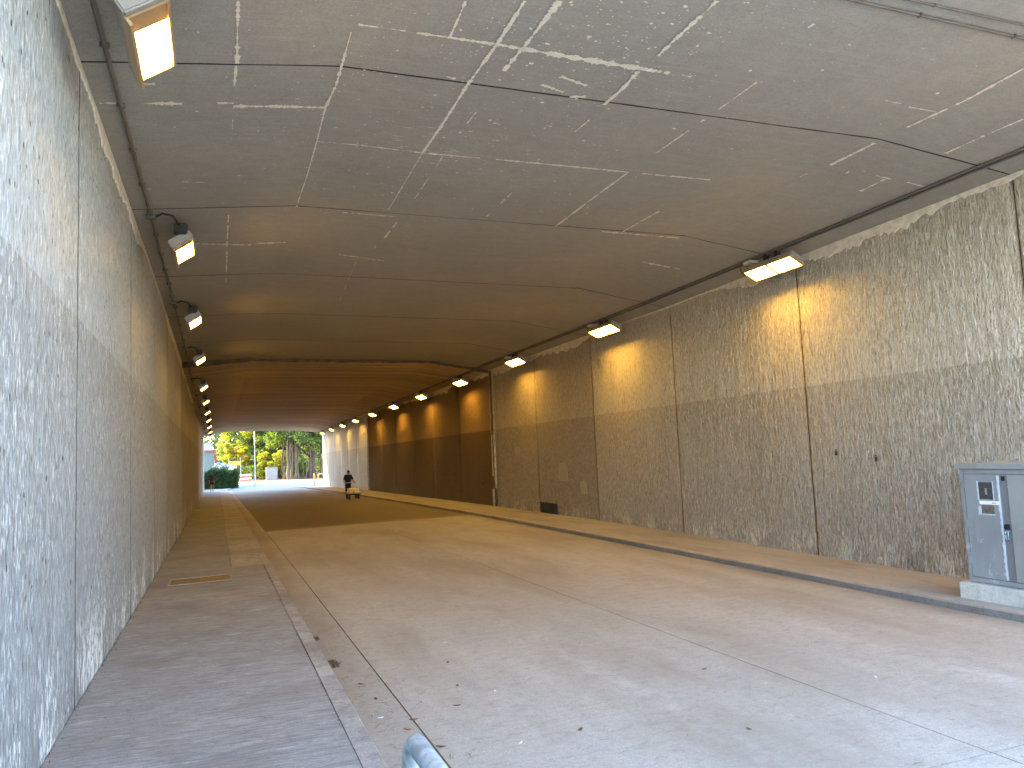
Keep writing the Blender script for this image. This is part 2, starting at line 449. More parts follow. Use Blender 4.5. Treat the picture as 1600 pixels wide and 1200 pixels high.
def empty(name, loc=(0, 0, 0), rz=0.0):
    o = bpy.data.objects.new(name, None)
    o.empty_display_size = 0.2
    o.location = loc; o.rotation_euler = (0, 0, rz)
    COL.objects.link(o)
    return o

def copy_tree(o, parent=None):
    c = o.copy(); COL.objects.link(c)
    if parent is not None: c.parent = parent
    for ch in [k for k in bpy.data.objects if k.parent == o]:
        copy_tree(ch, c)
    return c

def box(bm, x0, x1, y0, y1, z0, z1, bevel=0.0, mat=None):
    v = [bm.verts.new(p) for p in ((x0, y0, z0), (x1, y0, z0), (x1, y1, z0), (x0, y1, z0), (x0, y0, z1), (x1, y0, z1), (x1, y1, z1), (x0, y1, z1))]
    fs = [bm.faces.new([v[i] for i in f]) for f in ((0, 3, 2, 1), (4, 5, 6, 7), (0, 1, 5, 4), (1, 2, 6, 5), (2, 3, 7, 6), (3, 0, 4, 7))]
    if bevel > 0:
        es = list({e for f in fs for e in f.edges})
        r = bmesh.ops.bevel(bm, geom=es, offset=bevel, segments=2, affect='EDGES')
    if mat is not None:
        bmesh.ops.transform(bm, matrix=mat, verts=v if bevel <= 0 else bm.verts)
    return v

def tube(bm, pts, rad, seg=8, caps=True):
    pts = [Vector(p) for p in pts]
    rads = rad if isinstance(rad, (list, tuple)) else [rad] * len(pts)
    rings = []
    up = Vector((0, 0, 1))
    prev = None
    for i, p in enumerate(pts):
        d = (pts[min(i + 1, len(pts) - 1)] - pts[max(i - 1, 0)]).normalized()
        if prev is None:
            a = d.cross(up)
            if a.length < 0.05: a = d.cross(Vector((1, 0, 0)))
            a.normalize()
        else:
            a = (prev - d * prev.dot(d))
            if a.length < 1e-4: a = d.orthogonal()
            a.normalize()
        prev = a
        b = d.cross(a)
        rings.append([bm.verts.new(p + (a * math.cos(k * 2 * math.pi / seg) + b * math.sin(k * 2 * math.pi / seg)) * rads[i]) for k in range(seg)])
    for r0, r1 in zip(rings, rings[1:]):
        for k in range(seg):
            bm.faces.new((r0[k], r0[(k + 1) % seg], r1[(k + 1) % seg], r1[k]))
    if caps:
        bm.faces.new(list(reversed(rings[0]))); bm.faces.new(rings[-1])

def vnoise(u, v, seed=0):
    """vectorised value noise in 2D, 0..1"""
    iu = np.floor(u).astype(np.int64); iv = np.floor(v).astype(np.int64)
    fu = u - iu; fv = v - iv
    fu = fu * fu * (3 - 2 * fu); fv = fv * fv * (3 - 2 * fv)
    def h(a, b):
        n = (a * 374761393 + b * 668265263 + seed * 1274126177) & 0xFFFFFFFF
        n = ((n ^ (n >> 13)) * 1274126177) & 0xFFFFFFFF
        return ((n ^ (n >> 16)) & 0xFFFF) / 65535.0
    a = h(iu, iv); b = h(iu + 1, iv); c = h(iu, iv + 1); d = h(iu + 1, iv + 1)
    return (a * (1 - fu) + b * fu) * (1 - fv) + (c * (1 - fu) + d * fu) * fv

# ------------------------------------------------------------------ level profiles (layout units)
def zl(y): return float(np.interp(y, [-20, 8, 14, 40, 60, 400], [-1.0, -1.0, -1.02, -1.15, -1.20, -1.20]))
def zr(y): return float(np.interp(y, [-20, 3.5, 7, 12, 20, 29, 40, 60, 400], [-1.02, -1.02, -1.0, -0.985, -1.02, -1.08, -1.18, -1.20, -1.20]))
XL, XR = -0.545, 5.05
KL, KR = 0.50, 4.05                        # kerb faces
def zroad(x, y):
    f = (x - KL) / (KR - KL)
    camber = 0.02 * 4 * max(0, min(1, f)) * (1 - max(0, min(1, f)))
    return zl(y) * (1 - f) + zr(y) * f + camber * 0.25
def zfl_wall(y): return float(np.interp(y, [-20, 3.7, 6, 15.8, 39, 60], [-0.945, -0.945, -0.967, -1.036, -1.095, -1.15]))
def zfl_kerb(y): return zl(y) + 0.036
def zfl(x, y):
    f = (x - XL) / (KL - XL)
    return zfl_wall(y) * (1 - f) + zfl_kerb(y) * f
def zfr_kerb(y): return zr(y) + 0.046
def zfr_wall(y): return float(np.interp(y, [-20, 4.2, 5.7, 7.8, 10, 14.2, 27.6, 40, 60], [-1.04, -1.035, -1.02, -0.99, -0.972, -0.975, -1.03, -1.15, -1.17]))
def zfr(x, y):
    f = (x - KR) / (XR - KR)
    return zfr_kerb(y) * (1 - f) + zfr_wall(y) * f
CX = [XL, 0.58, 3.92, XR]
def zc_at(i, y):
    t_ = [[-20, 3.6, 5.8, 8, 14.3, 14.3001, 22, 33, 40],
          [[1.79, 1.79, 1.825, 1.85, 1.84, 1.76, 1.70, 1.62, 1.53],
           [1.92, 1.92, 1.93, 1.93, 1.91, 1.885, 1.85, 1.79, 1.74],
           [1.885, 1.885, 1.885, 1.88, 1.87, 1.85, 1.81, 1.75, 1.68],
           [1.745, 1.745, 1.71, 1.68, 1.685, 1.66, 1.63, 1.58, 1.53]][i]]
    return float(np.interp(y, *t_))
def zc(x, y): return float(np.interp(x, CX, [zc_at(i, y) for i in range(4)]))
PORTAL0, PORTAL1 = 1.45, 40.0

# ------------------------------------------------------------------ ground sheet and slabs
def sheet(name, x0, x1, y0, y1, fz, mat, parent=None, nx=6, ny=10, thick=0.0, skirt=True):
    xs = np.linspace(x0, x1, nx + 1); ys = np.linspace(y0, y1, ny + 1)
    v = [W(x, y, fz(x, y)) for y in ys for x in xs]
    f = [(j * (nx + 1) + i, j * (nx + 1) + i + 1, (j + 1) * (nx + 1) + i + 1, (j + 1) * (nx + 1) + i) for j in range(ny) for i in range(nx)]
    if skirt:
        loop = [i for i in range(nx + 1)] + [j * (nx + 1) + nx for j in range(1, ny + 1)] + [ny * (nx + 1) + i for i in range(nx - 1, -1, -1)] + [j * (nx + 1) for j in range(ny - 1, 0, -1)]
        n0 = len(v)
        for k in loop:
            p = v[k]; v.append((p[0], p[1], p[2] - (thick or 0.08)))
        for k in range(len(loop)):
            k2 = (k + 1) % len(loop)
            f.append((loop[k2], loop[k], n0 + k, n0 + k2))
    return mesh_obj(name, v, f, mat, parent)

g = mesh_obj('ground', [(-900, -300, -0.75), (900, -300, -0.75), (900, 1500, -0.75), (-900, 1500, -0.75)], [(0, 1, 2, 3)], M['soil'])
tag(g, kind='structure')

road = sheet('road', KL - 0.3, KR + 0.3, -14, 40.0, lambda x, y: zroad(x, y) - 0.03, M['dark_joint'], nx=8, ny=54, skirt=False)
tag(road, kind='structure')
J = 0.0034                                  # half width of a slab joint
def road_slab(x0, x1, y0, y1, ny=12):
    return sheet('road_slab', x0, x1, y0, y1, zroad, M['road'], road, nx=6, ny=ny, thick=0.055)
for ya, yb in ((-12.0, -5.0), (-5.0, 1.84), (1.84, 12.60)):
    road_slab(KL + 0.001, 0.70 - J, ya + J, yb - J)
    road_slab(0.70 + J, 2.285 - J, ya + J, yb - J)
    road_slab(2.285 + J, KR - 0.001, ya + J, yb - J)
asph = sheet('asphalt_lane', 0.70, KR - 0.001, 12.60 + J, 40.0, lambda x, y: zroad(x, y) + 0.001, M['asphalt'], road, nx=6, ny=28, thick=0.05)
sheet('gutter_slab', KL + 0.001, 0.70 - J, 12.60 + J, 40.0, zroad, M['road'], road, nx=2, ny=28, thick=0.05)

# left footway
fl = sheet('footway_left', XL - 0.05, KL - 0.075, -14, 40.0, lambda x, y: zfl(x, y) - 0.022, M['dark_joint'], nx=4, ny=54, skirt=False)
tag(fl, kind='structure')
yj = [-12, -8, -4, -0.4, 1.2, 2.04, 2.86, 3.70, 4.85, 5.95, 7.05, 8.15, 10.3, 12.4, 14.6, 16.8, 19, 21.5, 24, 27, 30, 33, 36.5, 40]
for k, (a, b) in enumerate(zip(yj, yj[1:])):
    jj = 0.0028
    sheet('paving_slab', XL + 0.004, (KL - 0.077) if b < 8.2 else 0.13, a + jj, b - jj, zfl, M['footway'], fl, nx=4, ny=4, thick=0.05)
for k, (a, b) in enumerate(zip(yj[11:], yj[12:])):
    sheet('ramp_slab', 0.134, KL - 0.001, a + 0.002, b - 0.002, lambda x, y: zfl(x, y) - 0.012 * max(0, (x - 0.134)) / 0.3, M['kerb'], fl, nx=3, ny=4, thick=0.07)

# right footway
fr = sheet('footway_right', KR + 0.06, XR + 0.05, -14, 40.0, lambda x, y: zfr(x, y) - 0.022, M['dark_joint'], nx=4, ny=54, skirt=False)
tag(fr, kind='structure')
yj2 = [-12, -8, -4, 0, 2.2, 4.9, 7.6, 10.4, 13.2, 16, 19, 22, 25, 28, 31, 34, 37, 40]
for a, b in zip(yj2, yj2[1:]):
    sheet('paving_slab', KR + 0.072, XR - 0.003, a + 0.0015, b - 0.0015, zfr, M['footway_r'], fr, nx=3, ny=6, thick=0.05)

# kerbs: every stone its own object
def kerb(name, side, ya, yb, mat, length=0.55):
    root = empty(name); tag(root, kind='structure')
    y = ya
    k = 0
    while y < yb - 0.05:
        y2 = min(y + length, yb)
        bm = bmesh.new()
        if side > 0: xa, xb, ft, fb = KR, KR + 0.068, zfr_kerb, zr
        else: xa, xb, ft, fb = KL - 0.072, KL, zfl_kerb, zl
        jx = random.uniform(-0.0012, 0.0012); jz = random.uniform(-0.0012, 0.0012)
        gap = 0.0022
        n = 3
        rows = []
        ch = 0.008
        for i in range(n + 1):
            yy = y + gap + (y2 - y - 2 * gap) * i / n
            zt = ft(yy) + jz; zb = fb(yy) - 0.04
            w = random.uniform(-0.001, 0.001)
            if side > 0: prof = [(xb, zb), (xb, zt), (xa + ch, zt), (xa, zt - ch + w), (xa - 0.001 + w, zb)]
            else: prof = [(xa, zb), (xa, zt), (xb - ch * 0.5, zt), (xb, zt - ch * 0.5 + w), (xb + 0.001 + w, zb)]
            rows.append([bm.verts.new(W(px + jx, yy, pz)) for px, pz in prof])
        for r0, r1 in zip(rows, rows[1:]):
            for q in range(4): bm.faces.new((r0[q], r0[q + 1], r1[q + 1], r1[q]))
        bm.faces.new(rows[0]); bm.faces.new(list(reversed(rows[-1])))
        bm_obj('kerb_stone', bm, mat, root)
        y = y2; k += 1
    return root
kerb('kerb_right', 1, -4.0, 40.0, M['kerb_dark'], 0.556)
kerb('kerb_left', -1, -4.0, 8.15, M['kerb'], 0.62)

# ------------------------------------------------------------------ walls in bays
def wall(side, joints, mat, name, label):
    xw = XR if side > 0 else XL
    back = empty(name, (0, 0, 0)) 
    tag(back, label, 'wall')
    ftop = (lambda y: zc_at(3, y)) if side > 0 else (lambda y: zc_at(0, y))
    fbot = (lambda y: zfr_wall(y)) if side > 0 else (lambda y: zfl_wall(y))
    # backing
    x0, x1 = (xw + 0.012, xw + 0.25) if side > 0 else (xw - 0.25, xw - 0.012)
    bm = bmesh.new()
    ys = [joints[0]] + [y for y in np.arange(-4, 40, 2.0) if y > joints[0] + 0.1 and y < joints[-1] - 0.1] + [joints[-1]]
    rows = []
    for y in ys:
        zt = (ftop(y) + 0.02) if y > PORTAL0 - 0.01 else 0.20
        rows.append([bm.verts.new(W(a, y, b)) for a, b in ((x0, -1.4), (x1, -1.4), (x1, zt), (x0, zt))])
    for r0, r1 in zip(rows, rows[1:]):
        for q in range(4): bm.faces.new((r0[q], r0[(q + 1) % 4], r1[(q + 1) % 4], r1[q]))
    bm.faces.new(rows[0]); bm.faces.new(list(reversed(rows[-1])))
    bm_obj('wall_core', bm, M['backing'], back)
    for k, (a, b) in enumerate(zip(joints, joints[1:])):
        g_ = 0.0035
        a2, b2 = a + g_, b - g_
        mid = (a + b) / 2
        d = max(mid, 2.5)
        if -0.5 < mid < 9 : du, dv, amp = 0.030, 0.075, 1.0
        elif mid < 14.5 and mid > 0: du, dv, amp = 0.06, 0.14, 0.8
        else: du, dv, amp = 0.30, 0.6, 0.0
        L = (b2 - a2) * S
        nu = max(2, int(L / du)); 
        us = np.linspace(a2, b2, nu + 1)
        zts = np.array([(ftop(max(u, PORTAL0)) - 0.002) if mid > PORTAL0 else 0.2 for u in us]); zbs = np.array([fbot(u) - 0.02 for u in us])
        nv = max(4, int((zts[0] - zbs[0]) * S / dv))
        tt = np.linspace(0, 1, nv + 1)
        UU = np.repeat(us[None, :], nv + 1, 0)
        ZZ = zbs[None, :] + (zts - zbs)[None, :] * tt[:, None]
        um, zm = UU * S, ZZ * S
        warp = (vnoise(um * 5, zm * 1.6, 3) - 0.5) * 0.10
        rib = vnoise((um + warp) * 15, zm * 2.6, 5) * 0.6 + vnoise((um + warp) * 31, zm * 5.5, 9) * 0.4
        low = vnoise(um * 0.8, zm * 0.6, 11) - 0.5
        if side > 0: dx = -(rib - 0.5) * 0.026 * amp - low * 0.008
        else: dx = (rib - 0.5) * 0.016 * amp + low * 0.008
        # taper at panel rims
        edge = np.minimum(np.minimum(np.arange(nu + 1), np.arange(nu, -1, -1))[None, :] / 2.0, 1.0)
        if amp == 0: edge = edge * 0 + 1
        XX = xw * S + dx * edge
        XX = XX * 1.0 + (1 - edge) * (0.004 if side > 0 else -0.002)
        verts = np.stack([XX, UU * S, (ZZ + 1) * S], -1).reshape(-1, 3)
        w_ = nu + 1
        faces = []
        for j in range(nv):
            o = j * w_
            faces += [(o + i, o + i + 1, o + w_ + i + 1, o + w_ + i) for i in range(nu)]
        if side > 0: faces = [tuple(reversed(f)) for f in faces]
        # returns into the joint
        vl = verts.tolist(); n0 = len(vl)
        dep = 0.03 if side > 0 else -0.03
        for ci in (0, nu):
            base = len(vl)
            for j in range(nv + 1):
                p = vl[j * w_ + ci]; vl.append([xw * S + dep, p[1], p[2]])
            for j in range(nv):
                q = (j * w_ + ci, (j + 1) * w_ + ci, base + j + 1, base + j)
                faces.append(q)
        o = mesh_obj('wall_panel', vl, faces, mat, back, smooth=True)
    for k, yj_ in enumerate(joints[1:-1]):
        if side > 0 and (abs(yj_ - 14.16) < 0.15 or abs(yj_ - 27.5) < 0.3): continue
        dep = 0.0045 if side > 0 else 0.0015
        bm = bmesh.new()
        zt = (ftop(yj_) if yj_ > PORTAL0 - 0.01 else 0.2) - 0.002
        rr = []
        for q in range(25):
            zz = (fbot(yj_) - 0.02) + (zt - fbot(yj_) + 0.02) * q / 24
            w1, w2 = 0.0085 * random.uniform(0.85, 1.3), 0.0085 * random.uniform(0.85, 1.3)
            rr.append([bm.verts.new((xw * S + dep, yj_ * S - w1, (zz + 1) * S)), bm.verts.new((xw * S + dep, yj_ * S + w2, (zz + 1) * S)), bm.verts.new((xw * S + dep + 0.02 * side, yj_ * S + w2, (zz + 1) * S)), bm.verts.new((xw * S + dep + 0.02 * side, yj_ * S - w1, (zz + 1) * S))])
        for r0, r1 in zip(rr, rr[1:]):
            for q in range(4): bm.faces.new((r0[q], r0[(q + 1) % 4], r1[(q + 1) % 4], r1[q]))
        bm_obj('joint_filler', bm, M['dark_joint'], back)
    # ragged mortar smear at the head of the wall
    vs, fs = [], []
    ys = np.arange(max(joints[0], PORTAL0), 24, 0.02)
    nb = vnoise(ys * 1.3, ys * 0, 21) * 0.075 + vnoise(ys * 8, ys * 0, 22) * 0.055 + vnoise(ys * 34, ys * 0, 23) * 0.045
    on = vnoise(ys * 0.55 + 3, ys * 0, 25)
    off = -0.012 if side > 0 else 0.008
    for i, y in enumerate(ys):
        ext = nb[i] * np.clip((on[i] - 0.22) * 3, 0.12, 1)
        zt = ftop(y)
        vs += [W(xw + off, y, zt - 0.002), W(xw + off, y, zt - ext), W(xw, y, zt - ext - 0.006)]
        if i:
            a = (i - 1) * 3
            fs += [(a, a + 3, a + 4, a + 1), (a + 1, a + 4, a + 5, a + 2)]
    mesh_obj('mortar_smear', vs, fs, M['smear'], back)
    return back

JR = [-4.0, -1.9, 0.2, 1.45, 3.49, 5.60, 7.74, 9.85, 11.98, 14.06] + [14.26 + 2.17 * k for k in range(6)] + [27.45 - 0.12]
JR[-1] = 27.40
JR2 = [27.62, 29.7, 31.8, 33.9, 36.0, 38.0, 40.0]
JL = [-4.0, -1.9, 0.2, 1.45, 3.665, 5.86, 8.03, 10.2, 12.3, 14.3, 16.5, 18.7, 20.9, 23.1, 25.3, 27.5, 29.7, 31.8, 33.9, 36.0, 38.0, 40.0]
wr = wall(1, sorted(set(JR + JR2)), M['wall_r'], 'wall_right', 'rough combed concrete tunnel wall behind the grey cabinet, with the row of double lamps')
wl = wall(-1, JL, M['wall_l'], 'wall_left', 'combed concrete tunnel wall, tinted blue by skylight, beside the wide left footway')

# expansion joint covers on the right wall (sheet strips over the open joints)
def strips(y0, y1, specs):
    for (ya, yb, za, zb, mat, pr) in specs:
        bm = bmesh.new()
        box(bm, (XR - pr) * S, (XR + 0.006) * S, ya * S, yb * S, Z(za), Z(zb))
        bm_obj('joint_cover', bm, mat, wr)
strips(0, 0, [(14.075, 14.125, 0.42, 1.66, M['strip_pale'], 0.012), (14.13, 14.235, 0.43, 1.66, M['strip_dark'], 0.02),
              (14.23, 14.29, 0.45, 1.66, M['strip_pale'], 0.010),
              (14.08, 14.15, -0.62, 0.41, M['strip_pale'], 0.014), (14.155, 14.20, -0.96, 0.42, M['strip_dark'], 0.016), (14.205, 14.27, -0.40, 0.41, M['strip_pale'], 0.016),
              (14.19, 14.30, -0.97, -0.64, M['strip_pale'], 0.02), (14.085, 14.145, -0.97, -0.64, M['strip_dark'], 0.008),
              (27.42, 27.47, -1.02, 1.60, M['strip_pale'], 0.02), (27.50, 27.60, -1.02, 1.60, M['strip_dark'], 0.012),
              (27.62, 27.70, -1.02, 0.40, M['strip_pale'], 0.02)])

# patches and drill holes on the right wall
for (y, z, w, h, mat) in ((11.0, -0.30, 0.34, 0.30, 'patch'), (10.3, -0.52, 0.20, 0.2, 'patch'), (12.9, 0.05, 0.25, 0.16, 'patch')):
    if 'patch' not in M:
        t, c, nm = concrete('repainted_patch', (0.36, 0.32, 0.255), (0.42, 0.375, 0.30), None)
        M['patch'] = t.done(c, 0.8, nm)
    n = 14
    vs = []; 
    for k in range(n):
        a = 2 * math.pi * k / n
        rx = max(-1, min(1, 1.5 * math.cos(a))) * w / 2 * random.uniform(0.85, 1.05); rz_ = max(-1, min(1, 1.5 * math.sin(a))) * h / 2 * random.uniform(0.85, 1.05)
        vs.append(W(XR - 0.011, y + rx, z + rz_))
    bm = bmesh.new(); f = bm.faces.new([bm.verts.new(v) for v in vs])
    r_ = bmesh.ops.extrude_face_region(bm, geom=[f])
    bmesh.ops.translate(bm, verts=[e for e in r_['geom'] if isinstance(e, bmesh.types.BMVert)], vec=(0.03, 0, 0))
    bm_obj('paint_patch', bm, M['patch'], wr)
bm = bmesh.new()
for (y, z) in ((5.28, -0.10), (4.85, -0.155), (16.9, -0.37), (17.6, -0.37), (14.9, -0.55)):
    q = Vector(W(XR - 0.012, y, z))
    for k, sc in ((0, 1.0), (1, 0.7)):
        box(bm, q.x - 0.006, q.x + 0.03, q.y - 0.011 * sc, q.y + 0.011 * sc, q.z - 0.045 * sc - 0.01 + k * 0.07, q.z + 0.015 * sc + k * 0.035, 0)
tag(bm_obj('drill_holes', bm, M['dark_joint'], wr), kind='stuff')

# dark floor vent
vt = empty('wall_vent', W(XR - 0.01, 11.62, -0.885))
tag(vt, 'small black slatted vent low in the right wall beside the footway', 'vent')
bm = bmesh.new(); box(bm, -0.004, 0.04, -0.70, 0.70, -0.19, 0.17); bm_obj('frame', bm, M['steel_black'], vt)
for k in range(9):
    bm = bmesh.new(); box(bm, -0.03, -0.004, -0.66 + k * 0.15, -0.56 + k * 0.15, -0.17, 0.15 + random.uniform(-0.02, 0.05)); bm_obj('slat', bm, M['steel_black'], vt)

# ------------------------------------------------------------------ ceiling
ceil = empty('ceiling'); tag(ceil, kind='structure')
bm = bmesh.new()
ys = [PORTAL0, 3.6, 5.8, 8, 11, 14.3, 14.3001, 18, 22, 26, 30, 33, 37, PORTAL1]
rows = []
for y in ys:
    zz = [zc_at(i, y) + 0.012 for i in range(4)]
    rows.append([bm.verts.new(W(a, y, b)) for a, b in zip([XL - 0.25] + CX + [XR + 0.25, XR + 0.25, XL - 0.25], [zz[0] - 0.0] + zz + [zz[3], 2.42, 2.42])])
for r0, r1 in zip(rows, rows[1:]):
    for q in range(8): bm.faces.new((r0[q], r0[(q + 1) % 8], r1[(q + 1) % 8], r1[q]))
bm.faces.new(rows[0]); bm.faces.new(list(reversed(rows[-1])))
bm_obj('deck_slab', bm, M['backing'], ceil)
CJ = [PORTAL0, 3.60, 5.78, 7.93, 10.05, 12.15, 14.3]
CJ2 = [14.3001, 17.6, 21.0, 24.3, 27.5, 31.0, 34.2, 37.2, PORTAL1]
def skew(x, y): return y + (0.05 - 0.15 * (x - XL) / (XR - XL)) if PORTAL0 + 0.1 < y < 14 else y
for k, (a, b) in enumerate(list(zip(CJ, CJ[1:])) + list(zip(CJ2, CJ2[1:]))):
    gp = 0.0042
    xs = [XL + 0.001, XL + 0.3, 0.2, 0.50, 0.58, 0.66, 1.4, 2.25, 3.1, 3.8, 3.92, 4.05, 4.6, XR - 0.001]
    nn = 5
    vs, fs = [], []
    for j in range(nn + 1):
        y = a + gp + (b - a - 2 * gp) * j / nn
        for x in xs:
            yy = skew(x, a) + gp + (skew(x, b) - skew(x, a) - 2 * gp) * j / nn
            sag = (float(vnoise(np.array([x * 1.7]), np.array([yy * 0.9]), 31)[0]) - 0.5) * 0.0032
            vs.append(W(x, yy, zc(x, yy) + sag * (1 if abs(x - 2.2) < 2.6 else 0)))
    w_ = len(xs)
    for j in range(nn):
        fs += [(j * w_ + i, (j + 1) * w_ + i, (j + 1) * w_ + i + 1, j * w_ + i + 1) for i in range(w_ - 1)]
    base = len(vs)
    for j in (0, nn):
        b0 = len(vs)
        for i in range(w_):
            p = vs[j * w_ + i]; vs.append((p[0], p[1], p[2] + 0.024))
        fs += [(j * w_ + i, j * w_ + i + 1, b0 + i + 1, b0 + i) for i in range(w_ - 1)]
    mesh_obj('ceiling_panel', vs, fs, M['ceil'], ceil)
for yj_ in CJ[1:-1] + CJ2[1:-1]:
    xs = np.linspace(XL + 0.002, XR - 0.002, 46)
    vs, fs = [], []
    for i, x in enumerate(xs):
        y = skew(x, yj_); w1 = 0.0056 * random.uniform(0.75, 1.4); w2 = 0.0056 * random.uniform(0.75, 1.4)
        z_ = zc(x, y) - 0.0022
        vs += [W(x, y - w1, z_ + 0.0012), W(x, y + w2, z_ + 0.0012), W(x, y + w2, z_ + 0.006), W(x, y - w1, z_ + 0.006)]
        if i:
            a = 4 * (i - 1); fs += [(a + q, a + (q + 1) % 4, a + 4 + (q + 1) % 4, a + 4 + q) for q in range(4)]
    mesh_obj('joint_filler', vs, fs, M['dark_joint'], ceil)
# raised lip where the deeper, older deck begins
bm = bmesh.new()
prev = None
for x in np.linspace(XL + 0.01, XR - 0.01, 60):
    zt = zc(x, 14.2); zb = zc(x, 14.5) - 0.012 - 0.02 * random.random()
    r = [bm.verts.new(W(x, 14.27, zt + 0.01)), bm.verts.new(W(x, 14.27 + 0.01 * random.random(), zb)), bm.verts.new(W(x, 14.36 + 0.03 * random.random(), zb + 0.004)), bm.verts.new(W(x, 14.42, zt + 0.01))]
    if prev:
        for q in range(3): bm.faces.new((prev[q], prev[q + 1], r[q + 1], r[q]))
    prev = r
bm_obj('joint_lip', bm, M['strip_dark'], ceil)

# cream filler runs along the shutter joints: (centre line, width, density)
RUNS = [([(0.097,3.104),(0.1,3.347),(0.104,3.618)],0.0208,1),([(0.101,3.643),(0.097,3.848)],0.0145,0.7),([(0.099,4.083),(0.096,4.863)],0.0068,0.45),([(0.1,5.985),(0.101,6.755),(0.107,8.268)],0.0156,0.7),([(0.575,3.051),(0.579,3.305),(0.582,3.476)],0.0071,0.6),([(0.582,3.476),(0.586,3.814),(0.567,4.09)],0.0166,0.75),([(0.567,4.09),(0.578,4.553),(0.583,5.122),(0.578,5.824)],0.0107,0.75),([(0.997,2.917),(1.005,3.063),(1.012,3.207)],0.0178,1),([(1.234,2.84),(1.238,3.042),(1.237,3.199)],0.0227,1),([(1.237,3.199),(1.225,3.616)],0.0183,1),([(1.225,3.616),(1.231,4.122),(1.225,4.545)],0.0187,1),([(1.225,4.545),(1.238,5.135),(1.252,5.746)],0.0089,0.75),([(1.384,5.841),(1.373,6.465)],0.0193,0.7),([(1.261,7.1),(1.381,9.141)],0.0113,0.4),([(1.377,2.795),(1.371,2.989),(1.367,3.17)],0.0275,1),([(1.367,3.17),(1.355,3.424)],0.0303,0.95),([(1.369,3.76),(1.361,4.193)],0.0109,0.5),([(1.362,4.558),(1.389,5.581)],0.0092,0.6),([(1.35,6.634),(1.342,7.579)],0.0107,0.4),([(2.022,2.587),(2.022,2.729),(2.02,2.906)],0.0286,1),([(2.02,2.906),(2.022,3.062)],0.0171,0.9),([(2.008,3.222),(2.021,3.431),(2.013,3.611)],0.0237,0.95),([(2.025,3.776),(2.013,3.979)],0.0169,0.5),([(2.67,3.1),(2.669,3.608)],0.0131,0.6),([(2.669,3.608),(2.663,4.111)],0.0147,0.7),([(2.656,4.471),(2.664,5.039),(2.682,5.75)],0.0191,0.85),([(3.324,5.138),(3.317,5.751)],0.0277,0.8),([(2.03,5.073),(2.035,5.661)],0.0137,0.5),([(1.931,4.252),(1.933,4.413)],0.0111,0.4),([(3.929,2.597),(3.958,2.947),(3.941,3.334)],0.0261,0.9),([(3.939,3.552),(3.94,3.721),(3.939,3.963)],0.0309,0.8),([(3.939,3.963),(3.895,4.205)],0.0207,0.4),([(4.414,2.949),(4.41,3.184),(4.423,3.508)],0.0181,0.8),([(4.412,3.925),(4.429,4.191)],0.0225,0.8),([(0.6,3.229),(0.769,3.218),(1.004,3.21)],0.0155,0.9),([(1.004,3.21),(1.234,3.2)],0.0319,1),([(1.234,3.2),(1.579,3.2),(2.001,3.197),(2.17,3.192)],0.0389,1),([(2.245,3.19),(2.341,3.195)],0.017,0.7),([(0.099,4.083),(0.306,4.075),(0.573,4.082)],0.0394,0.9),([(-0.321,4.061),(-0.145,4.061)],0.0338,0.85),([(-0.519,4.069),(-0.444,4.066)],0.022,0.7),([(0.021,4.047),(0.098,4.044)],0.0228,0.8),([(0.578,4.553),(0.842,4.534),(1.225,4.545)],0.0176,0.8),([(1.225,4.545),(1.599,4.522)],0.0204,0.9),([(1.705,4.513),(2.173,4.491),(2.656,4.471)],0.0233,0.95),([(2.746,4.47),(3.302,4.439)],0.0247,0.9),([(-0.134,6.775),(0.112,6.817),(0.294,6.854)],0.0603,0.9),([(0.319,6.815),(0.582,6.796)],0.0516,0.85),([(3.517,3.099),(3.64,3.102)],0.0122,0.7),([(3.718,3.12),(3.93,3.122)],0.0128,0.7),([(4.312,3.935),(4.446,3.93)],0.0165,0.7),([(4.581,3.912),(4.74,3.909)],0.0189,0.9),([(0.756,5.853),(1.35,5.851)],0.0248,0.6),([(3.132,5.781),(3.906,5.775)],0.0385,0.9),([(4.011,6.57),(4.406,6.528)],0.0407,0.8),([(1.08,7.077),(1.523,7.201)],0.0379,0.5),([(4.114,3.954),(4.162,4.247)],0.0149,0.5),([(1.65,3.387),(1.825,3.439)],0.0215,0.9),([(1.591,3.497),(1.735,3.54)],0.0283,0.8),([(1.79,3.577),(1.873,3.551)],0.0294,0.7),([(-0.304,3.848),(-0.257,3.846)],0.0268,0.95),([(-0.19,5.239),(-0.055,5.256)],0.0186,0.8),([(1.089,3.56),(1.149,3.569)],0.0244,0.8),([(2.558,2.634),(2.561,2.6)],0.0201,1)]
vs, fs = [], []
def blob(x, y, rx, ry, rot=0.0, n=9):
    b0 = len(vs)
    for k in range(n):
        a = 2 * math.pi * k / n
        r = random.uniform(0.6, 1.2)
        u, v = math.cos(a) * rx * r, math.sin(a) * ry * r
        X_, Y_ = x + u * math.cos(rot) - v * math.sin(rot), y + u * math.sin(rot) + v * math.cos(rot)
        vs.append(W(X_, Y_, zc(X_, Y_) - 0.0042))
    fs.append(tuple(reversed(range(b0, b0 + n))))
